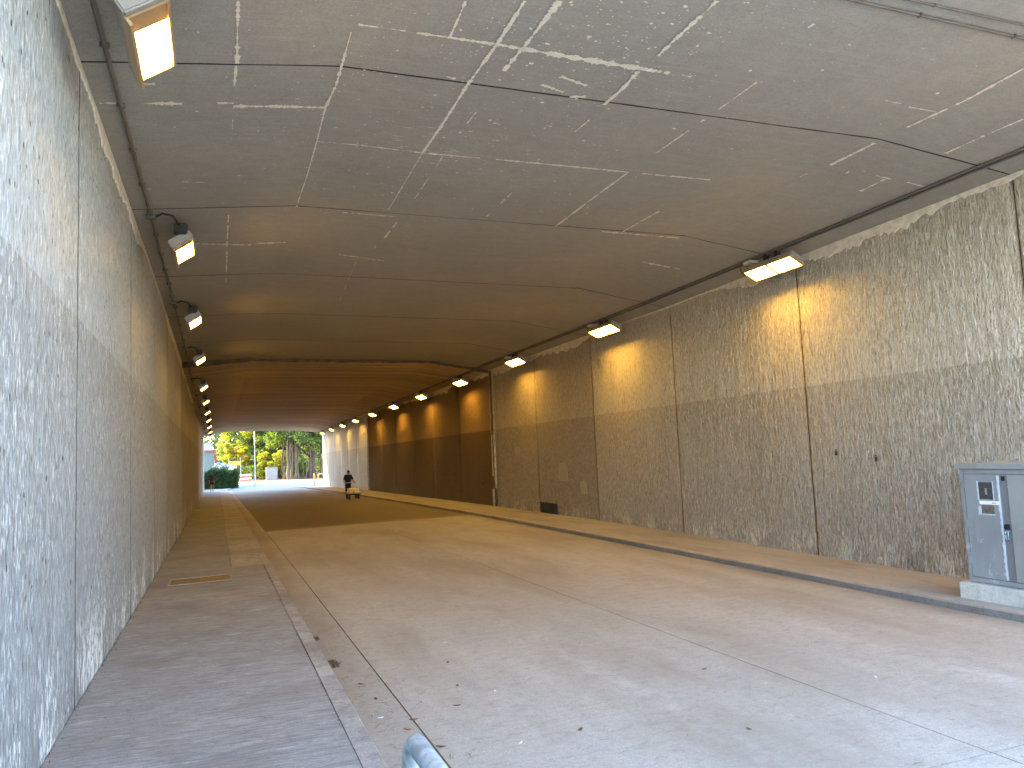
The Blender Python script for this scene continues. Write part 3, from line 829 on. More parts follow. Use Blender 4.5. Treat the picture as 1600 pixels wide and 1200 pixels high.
for pts, wd, den in RUNS:
    P = [Vector((a, b)) for a, b in pts]
    seglen = [(q - p).length for p, q in zip(P, P[1:])]
    tot = sum(seglen)
    stepl = 0.0055
    n = max(4, int(tot / stepl))
    seed = random.randint(0, 999)
    prev = None
    for i in range(n + 1):
        d = tot * i / n
        k = 0; dd = d
        while k < len(seglen) - 1 and dd > seglen[k]: dd -= seglen[k]; k += 1
        p = P[k].lerp(P[k + 1], min(1, dd / seglen[k]))
        dr = (P[k + 1] - P[k]).normalized(); nr = Vector((-dr.y, dr.x))
        g1 = float(vnoise(np.array([d * 9.0]), np.array([seed * 1.7]), seed)[0])
        g2 = float(vnoise(np.array([d * 40.0]), np.array([seed * 0.7]), seed + 5)[0])
        keep = g1 < den * 1.05 or den >= 1
        g3 = float(vnoise(np.array([d * 130.0]), np.array([seed * 0.3]), seed + 9)[0])
        env = 0.30 + 0.9 * g1 + (g2 - 0.5) * 1.1 + (g3 - 0.5) * 0.9 * (1 if wd > 0.012 else 0.4)
        hw = max(0.0008, wd * 0.5 * env)
        l = p + nr * (hw * random.uniform(0.65, 1.15)); r = p - nr * (hw * random.uniform(0.65, 1.15))
        cur = (len(vs), len(vs) + 1) if keep else None
        if keep: vs += [W(l.x, l.y, zc(l.x, l.y) - 0.0042), W(r.x, r.y, zc(r.x, r.y) - 0.0042)]
        if keep and prev: fs.append((prev[0], cur[0], cur[1], prev[1]))
        prev = cur
        if random.random() < 0.16 * den: 
            q = p + nr * random.gauss(0, 1) * wd * 1.3
            blob(q.x, q.y, random.uniform(0.0008, 0.0038), random.uniform(0.0008, 0.0045), n=6)
for _ in range(950):
    if random.random() < 0.7: x, y = random.gauss(1.5, 0.75), random.uniform(2.4, 5.4)
    elif random.random() < 0.5: x, y = random.gauss(1.7, 0.28), random.gauss(3.0, 0.22)
    else: x, y = random.uniform(-0.4, 4.8), random.uniform(2.2, 7.5)
    if not (-0.45 < x < 4.9) or y > 7.9: continue
    s_ = random.choice([1, 1, 1, 1.3, 2.2]) * 0.0031
    blob(x, y, s_ * random.uniform(0.5, 2.2), s_ * random.uniform(0.5, 1.6), random.uniform(-0.3, 0.3), 7)
for _ in range(14):                          # scratches by the crossing
    x, y = random.uniform(1.0, 1.42), random.uniform(4.15, 4.55)
    blob(x, y, random.uniform(0.02, 0.05), 0.0025, 0.05, 7)
o = mesh_obj('cream_filler', vs, fs, M['cream'], ceil)
tag(o, kind='stuff')

# ------------------------------------------------------------------ conduits
def conduit(name, pts, r, label, group=None):
    root = empty(name)
    tag(root, label, 'conduit', group)
    bm = bmesh.new(); tube(bm, [W(*p) for p in pts], r, 8); bm_obj('pipe', bm, M['conduit'], root, smooth=True)
    # saddles
    P = [Vector(W(*p)) for p in pts]
    acc = 0.0; nxt = 0.4
    first = None
    for a, b in zip(P, P[1:]):
        L = (b - a).length
        while nxt < acc + L and nxt < 34:
            q = a.lerp(b, (nxt - acc) / L)
            if first is None:
                bm = bmesh.new(); box(bm, -r * 1.9, r * 1.9, -0.011, 0.011, -r * 1.12, r * 1.1, 0.003)
                first = bm_obj('saddle', bm, M['conduit'], root, loc=q)
                if abs((b - a).normalized().x) > 0.7: first.rotation_euler = (0, 0, math.pi / 2)
            else:
                c_ = first.copy(); COL.objects.link(c_); c_.parent = root; c_.location = q
            nxt += 1.25
        acc += L
ysl = [PORTAL0 + 0.05, 3.6, 5.8, 8, 11, 14.2]
ysd = [14.55, 18, 22, 27, 33, 39.9]
def ceil_run(x, dz, ys=ysl + ysd): return [(x, y, zc(x, y) - dz) for y in ys]
conduit('conduit', ceil_run(-0.425, 0.012), 0.022, 'single steel conduit along the ceiling edge above the left footway')
conduit('conduit', ceil_run(4.79, 0.011), 0.019, 'outer conduit of the pair along the ceiling nearest the right wall', 'conduits along the right ceiling edge')
conduit('conduit', ceil_run(4.745, 0.011), 0.019, 'inner conduit of the pair along the ceiling, away from the right wall', 'conduits along the right ceiling edge')
conduit('conduit', [(x, 2.395 - 0.01 * (x - 2.6), zc(x, 2.39) - 0.008) for x in (0.4, 1.5, 2.6, 3.6, 3.92, 4.4, 4.95)], 0.014, 'thicker cross conduit on the ceiling, farther of the two near the tunnel mouth', 'conduits crossing the ceiling')
conduit('conduit', [(x, 2.318 - 0.02 * (x - 2.8), zc(x, 2.31) - 0.006) for x in (0.4, 1.5, 2.6, 3.6, 3.92, 4.4, 4.95)], 0.010, 'thinner cross conduit on the ceiling, nearer the tunnel mouth', 'conduits crossing the ceiling')

# ------------------------------------------------------------------ lamps
def make_lamp(side):
    """floodlight about 1.3 m long; local +X points to the middle of the road, origin at housing centre"""
    root = empty('tunnel_lamp')
    tilt = math.radians(28 if side > 0 else 34)
    R = Matrix.Rotation(tilt, 4, 'Y')        # right side goes down under positive Y rotation; flip below
    R = Matrix.Rotation(-tilt, 4, 'Y')
    L = 0.66 if side > 0 else 0.50
    wd = 0.17
    def part(name, fn, mat, bevel=0.0, smooth=False):
        bm = bmesh.new(); fn(bm)
        bmesh.ops.transform(bm, matrix=R, verts=bm.verts)
        return bm_obj(name, bm, mat, root)
    def shell(bm):
        box(bm, -wd, wd, -L, L, 0.030, 0.12, 0.012)
    h = part('housing', shell, M['lamp_body'])
    def rim(bm):
        box(bm, -wd - 0.012, -wd + 0.012, -L - 0.012, L + 0.012, -0.03 if side > 0 else -0.085, 0.034)  # left lamps: wall-side lip deepened to shield the wall from lamp light
        box(bm, wd - 0.012, wd + 0.012, -L - 0.012, L + 0.012, -0.03, 0.034)
        box(bm, -wd + 0.013, wd - 0.013, -L - 0.012, -L + 0.012, -0.03, 0.034)
        box(bm, -wd + 0.013, wd - 0.013, L - 0.012, L + 0.012, -0.03, 0.034)
    part('rim', rim, M['reflector'])
    if side > 0:
        spans = [(-L + 0.03, -0.034), (0.034, L - 0.03)]
        part('divider', lambda bm: box(bm, -wd + 0.014, wd - 0.014, -0.032, 0.032, -0.032, 0.03), M['lamp_body'])
    else:
        spans = [(-L + 0.26, L - 0.02)]
        part('shield', lambda bm: box(bm, -wd + 0.014, wd - 0.014, -L + 0.014, -L + 0.25, -0.012, 0.028), M['reflector'])
        part('end_cap', lambda bm: box(bm, -wd - 0.015, wd + 0.015, -L - 0.09, -L - 0.014, -0.02, 0.11, 0.015), M['lamp_body'])
    for a, b in spans:
        part('glass', lambda bm: box(bm, -wd + 0.016, wd - 0.016, a, b, 0.0, 0.026), M['glow'])
    # cooling fins on the back
    for k in range(6):
        yy = -L * 0.8 + k * L * 0.32
        part('cooling_fin', lambda bm: box(bm, -wd * 0.8, wd * 0.8, yy, yy + 0.02, 0.121, 0.15), M['lamp_body'])
    # bracket, gland box and cable
    bm = bmesh.new()
    box(bm, -0.04, 0.04, -0.20, -0.12, 0.10, 0.31); box(bm, -0.04, 0.04, 0.12, 0.20, 0.10, 0.31); box(bm, -0.07, 0.07, -0.24, 0.24, 0.312, 0.325)
    bm_obj('bracket', bm, M['lamp_dark'], root)
    if side > 0:
        bm = bmesh.new(); box(bm, -0.02, 0.20, -0.62, -0.40, 0.20, 0.26, 0.008); bm_obj('junction_box', bm, M['plate'], root)
        bm = bmesh.new(); tube(bm, [(0.10, -0.62, 0.24), (0.10, -0.76, 0.25), (0.09, -0.85, 0.22), (0.06, -0.88, 0.14), (0.02, -0.84, 0.07), (0.0, -0.68, 0.07)], 0.016, 8)
        bm_obj('cable', bm, M['conduit'], root, smooth=True)
    else:
        bm = bmesh.new(); box(bm, -0.12, 0.08, -L - 0.20, -L - 0.02, 0.10, 0.26, 0.02); bm_obj('gland_box', bm, M['lamp_dark'], root)
        bm = bmesh.new(); tube(bm, [(-0.36, -L - 0.26, 0.30), (-0.26, -L - 0.36, 0.33), (-0.12, -L - 0.36, 0.30), (-0.04, -L - 0.22, 0.22)], 0.016, 8)
        bm_obj('cable', bm, M['lamp_dark'], root, smooth=True)
        bm = bmesh.new(); box(bm, -0.50, -0.36, -L - 0.32, -L - 0.22, 0.26, 0.34, 0.01); bm_obj('junction_box', bm, M['conduit'], root)
    return root

YR = [2.30, 5.62, 8.94, 12.2, 15.41, 18.73, 21.95, 25.2, 28.55, 31.7, 34.9, 38.0]
YLm = [3.12, 6.32, 9.50, 12.9, 16.5, 19.85, 23.3, 26.7, 30.4, 34.2, 37.6]
ordn = ['nearest', 'second', 'third', 'fourth', 'fifth', 'sixth', 'seventh', 'eighth', 'ninth', 'tenth', 'eleventh', 'twelfth']
lr = make_lamp(1); ll = make_lamp(-1)
vis = 0
for i, y in enumerate(YR):
    o = lr if i == 0 else copy_tree(lr)
    o.location = W(4.80, y, zc(4.80, y) - 0.145)
    o.rotation_euler = (0, 0, math.pi)
    # mirrored piece: rotate half a turn so +X faces the road; junction box then sits at the near end
    if i == 0: lab = 'lit double lamp over the right wall above the grey cabinet, by the tunnel mouth'
    elif i == 1: lab = 'largest lit double lamp over the right wall, left of the cabinet at a wall joint'
    else: lab = 'lit double lamp over the right wall, %s from the grey cabinet' % ordn[i]
    tag(o, lab, 'lamp', 'double lamps along the right wall')
for i, y in enumerate(YLm):
    o = ll if i == 0 else copy_tree(ll)
    o.location = W(-0.222, y, zc(-0.222, y) - 0.18)
    lab = 'largest lit square lamp, over the left footway, nearest of its row' if i == 0 else 'lit lamp over the left footway, %s of its row going in' % ordn[i]
    tag(o, lab, 'lamp', 'lamps along the left ceiling edge')

# ------------------------------------------------------------------ street cabinet
cab = empty('street_cabinet', W(4.28, 3.168, -0.965))
tag(cab, 'blue-grey steel street cabinet with two doors on a pale concrete plinth at the right wall', 'cabinet')
# local x: 0 = front face (towards the road is -x), y along the wall: from +0.66 (inner end) to -0.72
cy0, cy1 = -0.74, 0.655
bm = bmesh.new(); box(bm, 0.02, 0.62, cy0, cy1, 0.16, 1.60, 0.006); bm_obj('body', bm, M['cab_blue'], cab)
bm = bmesh.new(); box(bm, -0.035, 0.66, cy0 - 0.03, cy1 + 0.03, 1.602, 1.66, 0.006); box(bm, -0.045, -0.02, cy0 - 0.035, cy1 + 0.035, 1.595, 1.625); bm_obj('lid', bm, M['cab_grey'], cab)
fr_y = 0.05
def cbox(name, mat, x0, x1, y0, y1, z0, z1, bev=0.0, par=None):
    bm = bmesh.new(); box(bm, x0, x1, y0, y1, z0, z1, bev); return bm_obj(name, bm, mat, par or cab)
cbox('frame_rail', M['cab_blue'], 0.0, 0.018, cy0, cy1, 1.53, 1.594)
cbox('frame_rail', M['cab_blue'], 0.0, 0.018, cy0, cy1, 0.165, 0.225)
cbox('frame_post', M['cab_blue'], 0.0, 0.018, 0.605, cy1, 0.226, 1.529)
cbox('frame_post', M['cab_blue'], 0.0, 0.018, cy0, cy0 + 0.05, 0.226, 1.529)
d1 = cbox('door', M['cab_blue'], -0.006, 0.014, 0.115, 0.598, 0.232, 1.522, 0.004)
d1['label'] = 'blue-grey door with torn notices and a white glossy highlight down one edge'
d2 = cbox('door', M['cab_grey'], -0.010, 0.014, -0.675, 0.015, 0.232, 1.522, 0.004)
d2['label'] = 'plain warm grey door'
cbox('centre_post', M['cab_dark'], 0.004, 0.018, 0.02, 0.11, 0.228, 1.527)
for z0 in (0.40, 0.86, 1.36): cbox('hinge', M['cab_grey'], -0.022, -0.002, 0.590, 0.625, z0, z0 + 0.09, 0.004)
# glossy highlight painted down the door edge as a ragged white strip
def ragged(name, par, mat, x, ya, yb, za, zb, n=46, jit=0.010):
    v, f = [], []
    for i in range(n + 1):
        z = za + (zb - za) * i / n
        a = ya + random.uniform(-jit, jit); b = yb + random.uniform(-jit * 0.2, jit * 0.2)
        v += [(x, a, z), (x, b, z), (x - 0.0012, (a + b) / 2, z)]
        if i:
            q = (i - 1) * 3; f += [(q, q + 3, q + 5, q + 2), (q + 2, q + 5, q + 4, q + 1)]
    return mesh_obj(name, v, f, mat, par)
ragged('edge_glint', d1, M['chalk'], -0.0075, 0.150, 0.118, 0.24, 1.51)
# notices
cbox('notice', M['label_dark'], -0.0085, -0.0062, 0.215, 0.40, 1.215, 1.425, par=d1)
ragged('notice_border', d1, M['chalk'], -0.0072, 0.425, 0.400, 1.20, 1.44, 12, 0.004)
ragged('notice_border', d1, M['chalk'], -0.0072, 0.215, 0.200, 1.20, 1.44, 12, 0.004)
cbox('notice', M['label_brown'], -0.0085, -0.0062, 0.215, 0.385, 1.035, 1.140, par=d1)
ragged('notice_border', d1, M['chalk'], -0.0072, 0.430, 0.385, 1.02, 1.13, 9, 0.008)
ragged('notice_border', d1, M['chalk'], -0.0072, 0.40, 0.205, 1.018, 1.032, 2, 0.004)
lb = cbox('label_strip', M['white_label'], -0.0098, -0.0064, 0.135, 0.405, 1.150, 1.195, par=d1)
cbox('label_print', M['label_dark'], -0.0112, -0.0099, 0.185, 0.235, 1.166, 1.174, par=d1)
# faint figure on the dark notice
cbox('notice_print', M['cab_grey'], -0.0096, -0.0086, 0.290, 0.315, 1.27, 1.35, par=d1)
# lock and handle
cbox('latch', M['steel_black'], -0.03, 0.003, 0.035, 0.095, 0.86, 0.92, 0.006)
bm = bmesh.new(); tube(bm, [(-0.004, 0.05, 0.84), (-0.03, 0.05, 0.83), (-0.03, 0.05, 0.74), (-0.004, 0.05, 0.73)], 0.007, 8); tube(bm, [(-0.004, 0.082, 0.84), (-0.03, 0.082, 0.83), (-0.03, 0.082, 0.74), (-0.004, 0.082, 0.73)], 0.007, 8)
bm_obj('handle', bm, M['galv'], cab, smooth=True)
cbox('latch', M['steel_black'], -0.012, 0.003, 0.05, 0.085, 1.45, 1.50)
# plinth
bm = bmesh.new(); box(bm, -0.10, 0.70, cy0 - 0.12, 0.735, -0.06, 0.155, 0.012)
bmesh.ops.subdivide_edges(bm, edges=bm.edges, cuts=3, use_grid_fill=True)
for v in bm.verts: v.co += Vector((noise.noise(v.co * 6) * 0.008, noise.noise(v.co * 6 + Vector((3, 0, 0))) * 0.008, 0))
bm_obj('plinth', bm, M['plinth'], cab)

# ------------------------------------------------------------------ galvanised hoop rail beside the footway
hr = empty('hoop_rail', W(0.315, 1.385, -0.97))
tag(hr, 'weathered galvanised steel tube rail with rounded end on the left footway', 'railing')
H = 1.02; R_ = 0.085
pts = [(0, 0, 0.0), (0, 0, H - R_ * 1.6)]
for k in range(1, 9):
    a = k / 8 * math.pi / 2
    pts.append((0, -R_ * 1.3 * (1 - math.cos(a)), H - R_ * 1.6 + R_ * 1.6 * math.sin(a)))
pts += [(0, -0.5, H), (0, -1.1, H), (0, -1.6, H)]
for k in range(1, 9):
    a = k / 8 * math.pi / 2
    pts.append((0, -1.6 - R_ * 1.3 * math.sin(a), H - R_ * 1.6 * (1 - math.cos(a))))
pts.append((0, -1.6 - R_ * 1.3, 0))
bm = bmesh.new(); tube(bm, pts, 0.036, 20); bm_obj('tube', bm, M['galv'], hr, smooth=True)
for yy in (0, -1.6 - R_ * 1.3):
    bm = bmesh.new(); tube(bm, [(0, yy, -0.01), (0, yy, 0.012)], 0.085, 20); bm_obj('base_plate', bm, M['galv'], hr)

# ------------------------------------------------------------------ footway service cover
mh = empty('service_cover', W(-0.137, 7.42, zfl(-0.137, 7.42)))
tag(mh, 'brown cast iron service cover set in the left footway', 'manhole cover')
sl = math.atan((zfl_kerb(7.4) - zfl_wall(7.4)) / (KL - XL))
mh.rotation_euler = (0, -sl, 0)
for (xa, xb, nm_) in ((-0.50, -0.33, 'cover_plate'), (-0.325, 0.20, 'cover_plate'), (0.205, 0.50, 'cover_plate')):
    bm = bmesh.new(); box(bm, xa, xb, -0.36, 0.36, -0.01, 0.004, 0.003); bm_obj(nm_, bm, M['cast_iron'], mh)
bm = bmesh.new()
box(bm, -0.54, 0.54, -0.41, -0.37, -0.01, 0.008); box(bm, -0.54, 0.54, 0.37, 0.41, -0.01, 0.008); box(bm, -0.54, -0.51, -0.369, 0.369, -0.01, 0.008); box(bm, 0.51, 0.54, -0.369, 0.369, -0.01, 0.008)
bm_obj('frame', bm, M['kerb'], mh)
for xx in (-0.26, 0.14):
    bm = bmesh.new(); tube(bm, [(xx, 0, 0.0), (xx, 0, 0.0052)], 0.022, 10); bm_obj('keyhole', bm, M['steel_black'], mh)

# ------------------------------------------------------------------ litter
def leaf_thing(x, y, fz, size, mat, rot, label, name='fallen_leaf', long=2.2):
    n = 10
    vs = []
    for k in range(n):
        a = 2 * math.pi * k / n
        u = math.cos(a) * size * long / 2; v = math.sin(a) * size / 2 * (1 - 0.35 * abs(math.cos(a)))
        vs.append((u, v, 0.004 + 0.12 * size * (u / size) ** 2))
    bm = bmesh.new(); f = bm.faces.new([bm.verts.new(p) for p in vs])
    r_ = bmesh.ops.extrude_face_region(bm, geom=[f]); bmesh.ops.translate(bm, verts=[e for e in r_['geom'] if isinstance(e, bmesh.types.BMVert)], vec=(0, 0, 0.0015))
    o = bm_obj(name, bm, mat, None)
    o.location = W(x, y, fz(x, y)); o.location.z += 0.001
    o.rotation_euler = (0, 0, rot)
    return o
LEAVES = [(0.655, 2.925, 'leaf_red'), (0.70, 3.02, 'leaf_dry'), (0.655, 2.77, 'leaf_dry'), (0.98, 3.36, 'leaf_dry'), (1.05, 3.75, 'leaf_dry'), (0.62, 3.35, 'leaf_dry'), (0.72, 2.70, 'leaf_dry'), (0.665, 2.60, 'leaf_dry'), (1.22, 2.62, 'leaf_dry'), (0.60, 3.6, 'leaf_dry'), (0.90, 3.1, 'leaf_dry'), (1.75, 2.35, 'leaf_dry'), (2.05, 3.05, 'leaf_dry')]
for (x, y, m_) in LEAVES:
    o = leaf_thing(x, y, zroad, random.uniform(0.022, 0.036), M[m_], random.uniform(0, 3), '')
    tag(o, 'small red-brown dry leaf on the concrete road near the left kerb' if m_ == 'leaf_red' else 'small dark dry leaf lying on the pale concrete road', 'leaf', 'fallen leaves on the road')
for (x, y) in ((0.98, 2.60), (0.52 + 0.07, 3.10), (1.15, 4.15), (1.10, 3.2), (2.6, 2.6)):
    o = leaf_thing(x, y, zroad, 0.022, M['paper_bit'], random.uniform(0, 3), '', 'paper_scrap', 2.6)
    tag(o, 'tiny white paper scrap lying on the concrete road', 'scrap', 'paper scraps on the road')
# leaf clump caught against the kerb
def clump(x, y, r, n, label, name):
    bm = bmesh.new()
    for _ in range(n):
        a = random.uniform(0, 2 * math.pi); rr = r * math.sqrt(random.random())
        p = Vector((max(-0.02, math.cos(a) * rr * 0.5 + 0.02), math.sin(a) * rr, random.uniform(0.004, 0.035) * (1 - rr / r * 0.7)))
        d1_ = Vector((random.uniform(-1, 1), random.uniform(-1, 1), random.uniform(-0.4, 0.4))).normalized() * random.uniform(0.015, 0.04)
        d2_ = d1_.cross(Vector((random.uniform(-0.3, 0.3), random.uniform(-0.3, 0.3), 1))).normalized() * random.uniform(0.004, 0.012)
        vv = [bm.verts.new(p + q) for q in (-d1_, -d2_, d1_, d2_)]
        bm.faces.new(vv)
    o = bm_obj(name, bm, M['leaf_dry'], None, loc=W(x, y, zroad(x, y)))
    tag(o, label, 'leaves', None)
clump(KL + 0.02, 4.02, 0.16, 170, 'dark clump of wet leaves caught against the left kerb', 'leaf_clump')
clump(KL + 0.015, 4.62, 0.07, 50, 'smaller dark tuft of leaves against the left kerb, beyond the big clump', 'leaf_clump')
# needles and twigs
bm = bmesh.new()
for _ in range(640):
    if random.random() < 0.58: x, y, fz = KL + 0.02 + abs(random.gauss(0, 0.16)), random.uniform(1.9, 5.5), zroad
    elif random.random() < 0.5: x, y, fz = random.uniform(-0.45, 0.40), random.uniform(2.0, 5.5), zfl
    else: x, y, fz = random.uniform(0.8, 3.6), random.uniform(1.6, 5.5), zroad
    c0 = Vector(W(x, y, fz(x, y))) + Vector((0, 0, 0.003))
    a = random.uniform(0, math.pi); L = random.uniform(0.012, 0.055); w = random.uniform(0.001, 0.0026)
    d = Vector((math.cos(a), math.sin(a), 0)) * L; e = Vector((-math.sin(a), math.cos(a), 0)) * w
    m_ = c0 + e * random.uniform(-6, 6)
    A = [bm.verts.new(q) for q in (c0 - d - e, m_ - e, c0 + d - e, c0 + d + e, m_ + e, c0 - d + e)]
    bm.faces.new((A[0], A[1], A[4], A[5])); bm.faces.new((A[1], A[2], A[3], A[4]))
tag(bm_obj('pine_needles', bm, M['leaf_dry']), kind='stuff')
# loose grit where the wall meets the left footway, grown as small irregular crumbs
bm = bmesh.new()
for _ in range(700):
    y = random.uniform(2.2, 9); x = XL + 0.004 + abs(random.gauss(0, 0.012))
    if random.random() < 0.35: x = KL - 0.078 + random.gauss(0, 0.004)
    c0 = Vector(W(x, y, zfl(min(x, KL), y))); s_ = random.uniform(0.003, 0.010)
    q = [bm.verts.new(c0 + Vector((random.uniform(-1, 1), random.uniform(-1, 1), k)) * s_) for k in (0, 0, 0, 1)]
    for f in ((0, 1, 3), (1, 2, 3), (2, 0, 3)): bm.faces.new([q[i] for i in f])
tag(bm_obj('gravel_crumbs', bm, M['strip_dark']), kind='stuff')
# ragged pale stain of damp on the road, right
# ------------------------------------------------------------------ outside, far end
zo = -1.2
o = sheet('plaza', -40, 60, 40.0, 60.5, lambda x, y: zo - 0.012 if y > 44 else -1.17, M['road_out'], nx=10, ny=6)
tag(o, kind='structure')
# curved road surface beyond the mouth, sweeping right
def band(name, inner, outer, z, mat, thick=0.0):
    v = []; f = []
    for (a, b) in zip(inner, outer):
        v += [W(a[0], a[1], z(a)), W(b[0], b[1], z(b))]
    for i in range(len(inner) - 1): f.append((2 * i, 2 * i + 1, 2 * i + 3, 2 * i + 2))
    return mesh_obj(name, v, f, mat)
def zf(p, dz=0): return (-1.165 if p[1] < 41 else max(-1.2, -1.165 - (p[1] - 41) * 0.01)) + dz
inner = [(0.45, 40), (0.5, 42.5), (0.8, 45.5), (1.5, 48.5), (2.8, 51), (5, 53), (9, 54.5), (20, 55.5), (50, 56)]
outer = [(4.05, 40), (4.3, 41), (5.0, 42.2), (6.2, 43.2), (8, 44), (12, 44.6), (18, 45), (30, 45.2), (50, 45.3)]
tag(band('road_outside', inner, outer, lambda p: zf(p, 0.004), M['road_out']), kind='structure')
# left island / footway with kerb following the curve
bm = bmesh.new()
ki = [(p[0] - 0.06, p[1] + 0.03) for p in inner]
rows = []
for p, q in zip(inner, ki):
    zt = zf(p, 0.055)
    rows.append([bm.verts.new(W(p[0], p[1], zf(p, -0.05))), bm.verts.new(W(p[0], p[1], zt)), bm.verts.new(W(q[0], q[1], zt)), bm.verts.new(W(q[0], q[1], zf(p, -0.05)))])
for r0, r1 in zip(rows, rows[1:]):
    for q in range(3): bm.faces.new((r0[q], r0[q + 1], r1[q + 1], r1[q]))
tag(bm_obj('kerb_curve', bm, M['kerb_dark']), kind='structure')
fw = [(-6, 40), (-6, 42.5), (-6, 45.5), (-6, 49), (-6, 53), (-6, 57), (-4, 61), (10, 63), (50, 64)]
tag(band('footway_outside', fw, ki, lambda p: zf(p, 0.052), M['paving_grey']), kind='structure')
o = sheet('sandy_verge', -40, 60, 57.5, 66, lambda x, y: zo + 0.066 + (y - 57.5) * 0.004, M['paving_out'], nx=10, ny=4)
tag(o, kind='structure')
o = sheet('hillside', -60, 80, 66, 110, lambda x, y: zo + 0.07 + (y - 66) * 0.10 + 0.35 * noise.noise(Vector((x * 0.3, y * 0.3, 0))), M['soil'], nx=40, ny=20)
tag(o, kind='structure')
o = mesh_obj('gravel_litter', *(lambda: (lambda V, F: (V, F))(*[
    sum([[W(x + a, y + b, zo + 0.085 + (y - 57.5) * 0.004 + c) for a, b, c in ((-s, 0, 0), (0, -s, s * .3), (s, 0, 0), (0, s, s * .4))] for x, y, s in LIT], []),
    [tuple(range(4 * i, 4 * i + 4)) for i in range(len(LIT))]]))() if False else ([], []), M['litter'])
bpy.data.objects.remove(o)
vs, fs = [], []
for _ in range(2600):
    x = random.uniform(-2, 16); y = 60 + abs(random.gauss(0, 3.0)); s_ = random.uniform(0.02, 0.07)
    z_ = zo + 0.09 + (y - 57.5) * 0.004 + (0.1 * max(0, y - 66))
    b0 = len(vs); r_ = random.uniform(0, 3)
    for k in range(4):
        a = r_ + k * math.pi / 2
        vs.append(W(x + math.cos(a) * s_, y + math.sin(a) * s_, z_ + random.uniform(0, 0.05)))
    fs.append((b0, b0 + 1, b0 + 2, b0 + 3))
o = mesh_obj('fallen_leaves', vs, fs, M['litter']); tag(o, kind='stuff')

# ---------------- vegetation
def crown_cloud(clumps, n_per, leaf, flat=0.6, seed=1):
    """leaf-sized quads clustered in clumps: list of (centre, radii)"""
    rg = np.random.default_rng(seed)
    allv = []
    for (c, r), n in zip(clumps, n_per):
        d = rg.normal(size=(n, 3)); d /= np.linalg.norm(d, axis=1)[:, None]
        rad = rg.uniform(0.35, 1.05, size=(n, 1)) ** 0.6
        P = np.array(c) + d * rad * np.array(r)
        a = rg.normal(size=(n, 3)); a[:, 2] *= flat; a /= np.linalg.norm(a, axis=1)[:, None]
        b = np.cross(a, rg.normal(size=(n, 3))); b /= np.linalg.norm(b, axis=1)[:, None]
        s = leaf * rg.uniform(0.6, 1.5, size=(n, 1))
        q = np.stack([P - a * s, P - b * s * 0.5, P + a * s, P + b * s * 0.5], 1)
        allv.append(q.reshape(-1, 3))
    V = np.concatenate(allv)
    F = np.arange(len(V)).reshape(-1, 4).tolist()
    return V, F

def tree(name, label, base, height, spread, leafmats, nclump, per, leaf, trunk_r, seed, low=0.25, group=None, roots=0, cat='tree'):
    rg = random.Random(seed)
    root = empty(name, base)
    tag(root, label, cat, group)
    bm = bmesh.new()
    top = height * 0.62
    pts = [(0, 0, -0.1)]
    for k in range(1, 7):
        f = k / 6
        pts.append((rg.uniform(-1, 1) * 0.06 * height * f, rg.uniform(-1, 1) * 0.06 * height * f, top * f))
    tube(bm, pts, [trunk_r * (1 - 0.65 * k / 6) * (1.4 if k == 0 else 1) for k in range(7)], 8)
    tr = bm_obj('trunk', bm, M['bark'], root, smooth=True)
    clumps = []
    bm = bmesh.new()
    for k in range(nclump):
        a = rg.uniform(0, 2 * math.pi); rr = spread * math.sqrt(rg.random())
        zz = height * rg.uniform(low, 1.0) * (1 - 0.25 * rr / spread)
        c = (math.cos(a) * rr, math.sin(a) * rr, zz)
        s_ = spread * rg.uniform(0.16, 0.32)
        clumps.append((c, (s_, s_, s_ * rg.uniform(0.5, 0.8))))
        if k % 2 == 0:
            p0 = pts[min(6, 2 + int(4 * rg.random()))]
            mid = tuple((p0[i] * 0.45 + c[i] * 0.55 + rg.uniform(-0.3, 0.3)) for i in range(3))
            tube(bm, [p0, mid, c], [trunk_r * 0.32, trunk_r * 0.2, trunk_r * 0.07], 5, caps=False)
    bm_obj('branches', bm, M['bark'], tr, smooth=True)
    nm = len(leafmats)
    for i, lm in enumerate(leafmats):
        cl = clumps[i::nm]
        V, F = crown_cloud(cl, [int(per * rg.uniform(0.7, 1.3)) for _ in cl], leaf, seed=seed * 10 + i)
        mesh_obj('crown', V, F, M[lm], root)
    for k in range(roots):
        bm = bmesh.new()
        a = rg.uniform(-1, 1) * spread * 0.75; b = rg.uniform(-1.0, 0.6) * spread * 0.4
        zt = height * rg.uniform(0.42, 0.7)
        p = []
        for q in range(7):
            f = q / 6
            p.append((a + rg.uniform(-0.12, 0.12), b + rg.uniform(-0.12, 0.12), zt * f - 0.05))
        r0 = rg.choice([0.035, 0.05, 0.07, 0.12, 0.2])
        tube(bm, p, [r0 * (1.3 if q == 0 else 1 - 0.5 * q / 6) for q in range(7)], 6, caps=False)
        bm_obj('aerial_root', bm, M['root'], root, smooth=True)
    return root

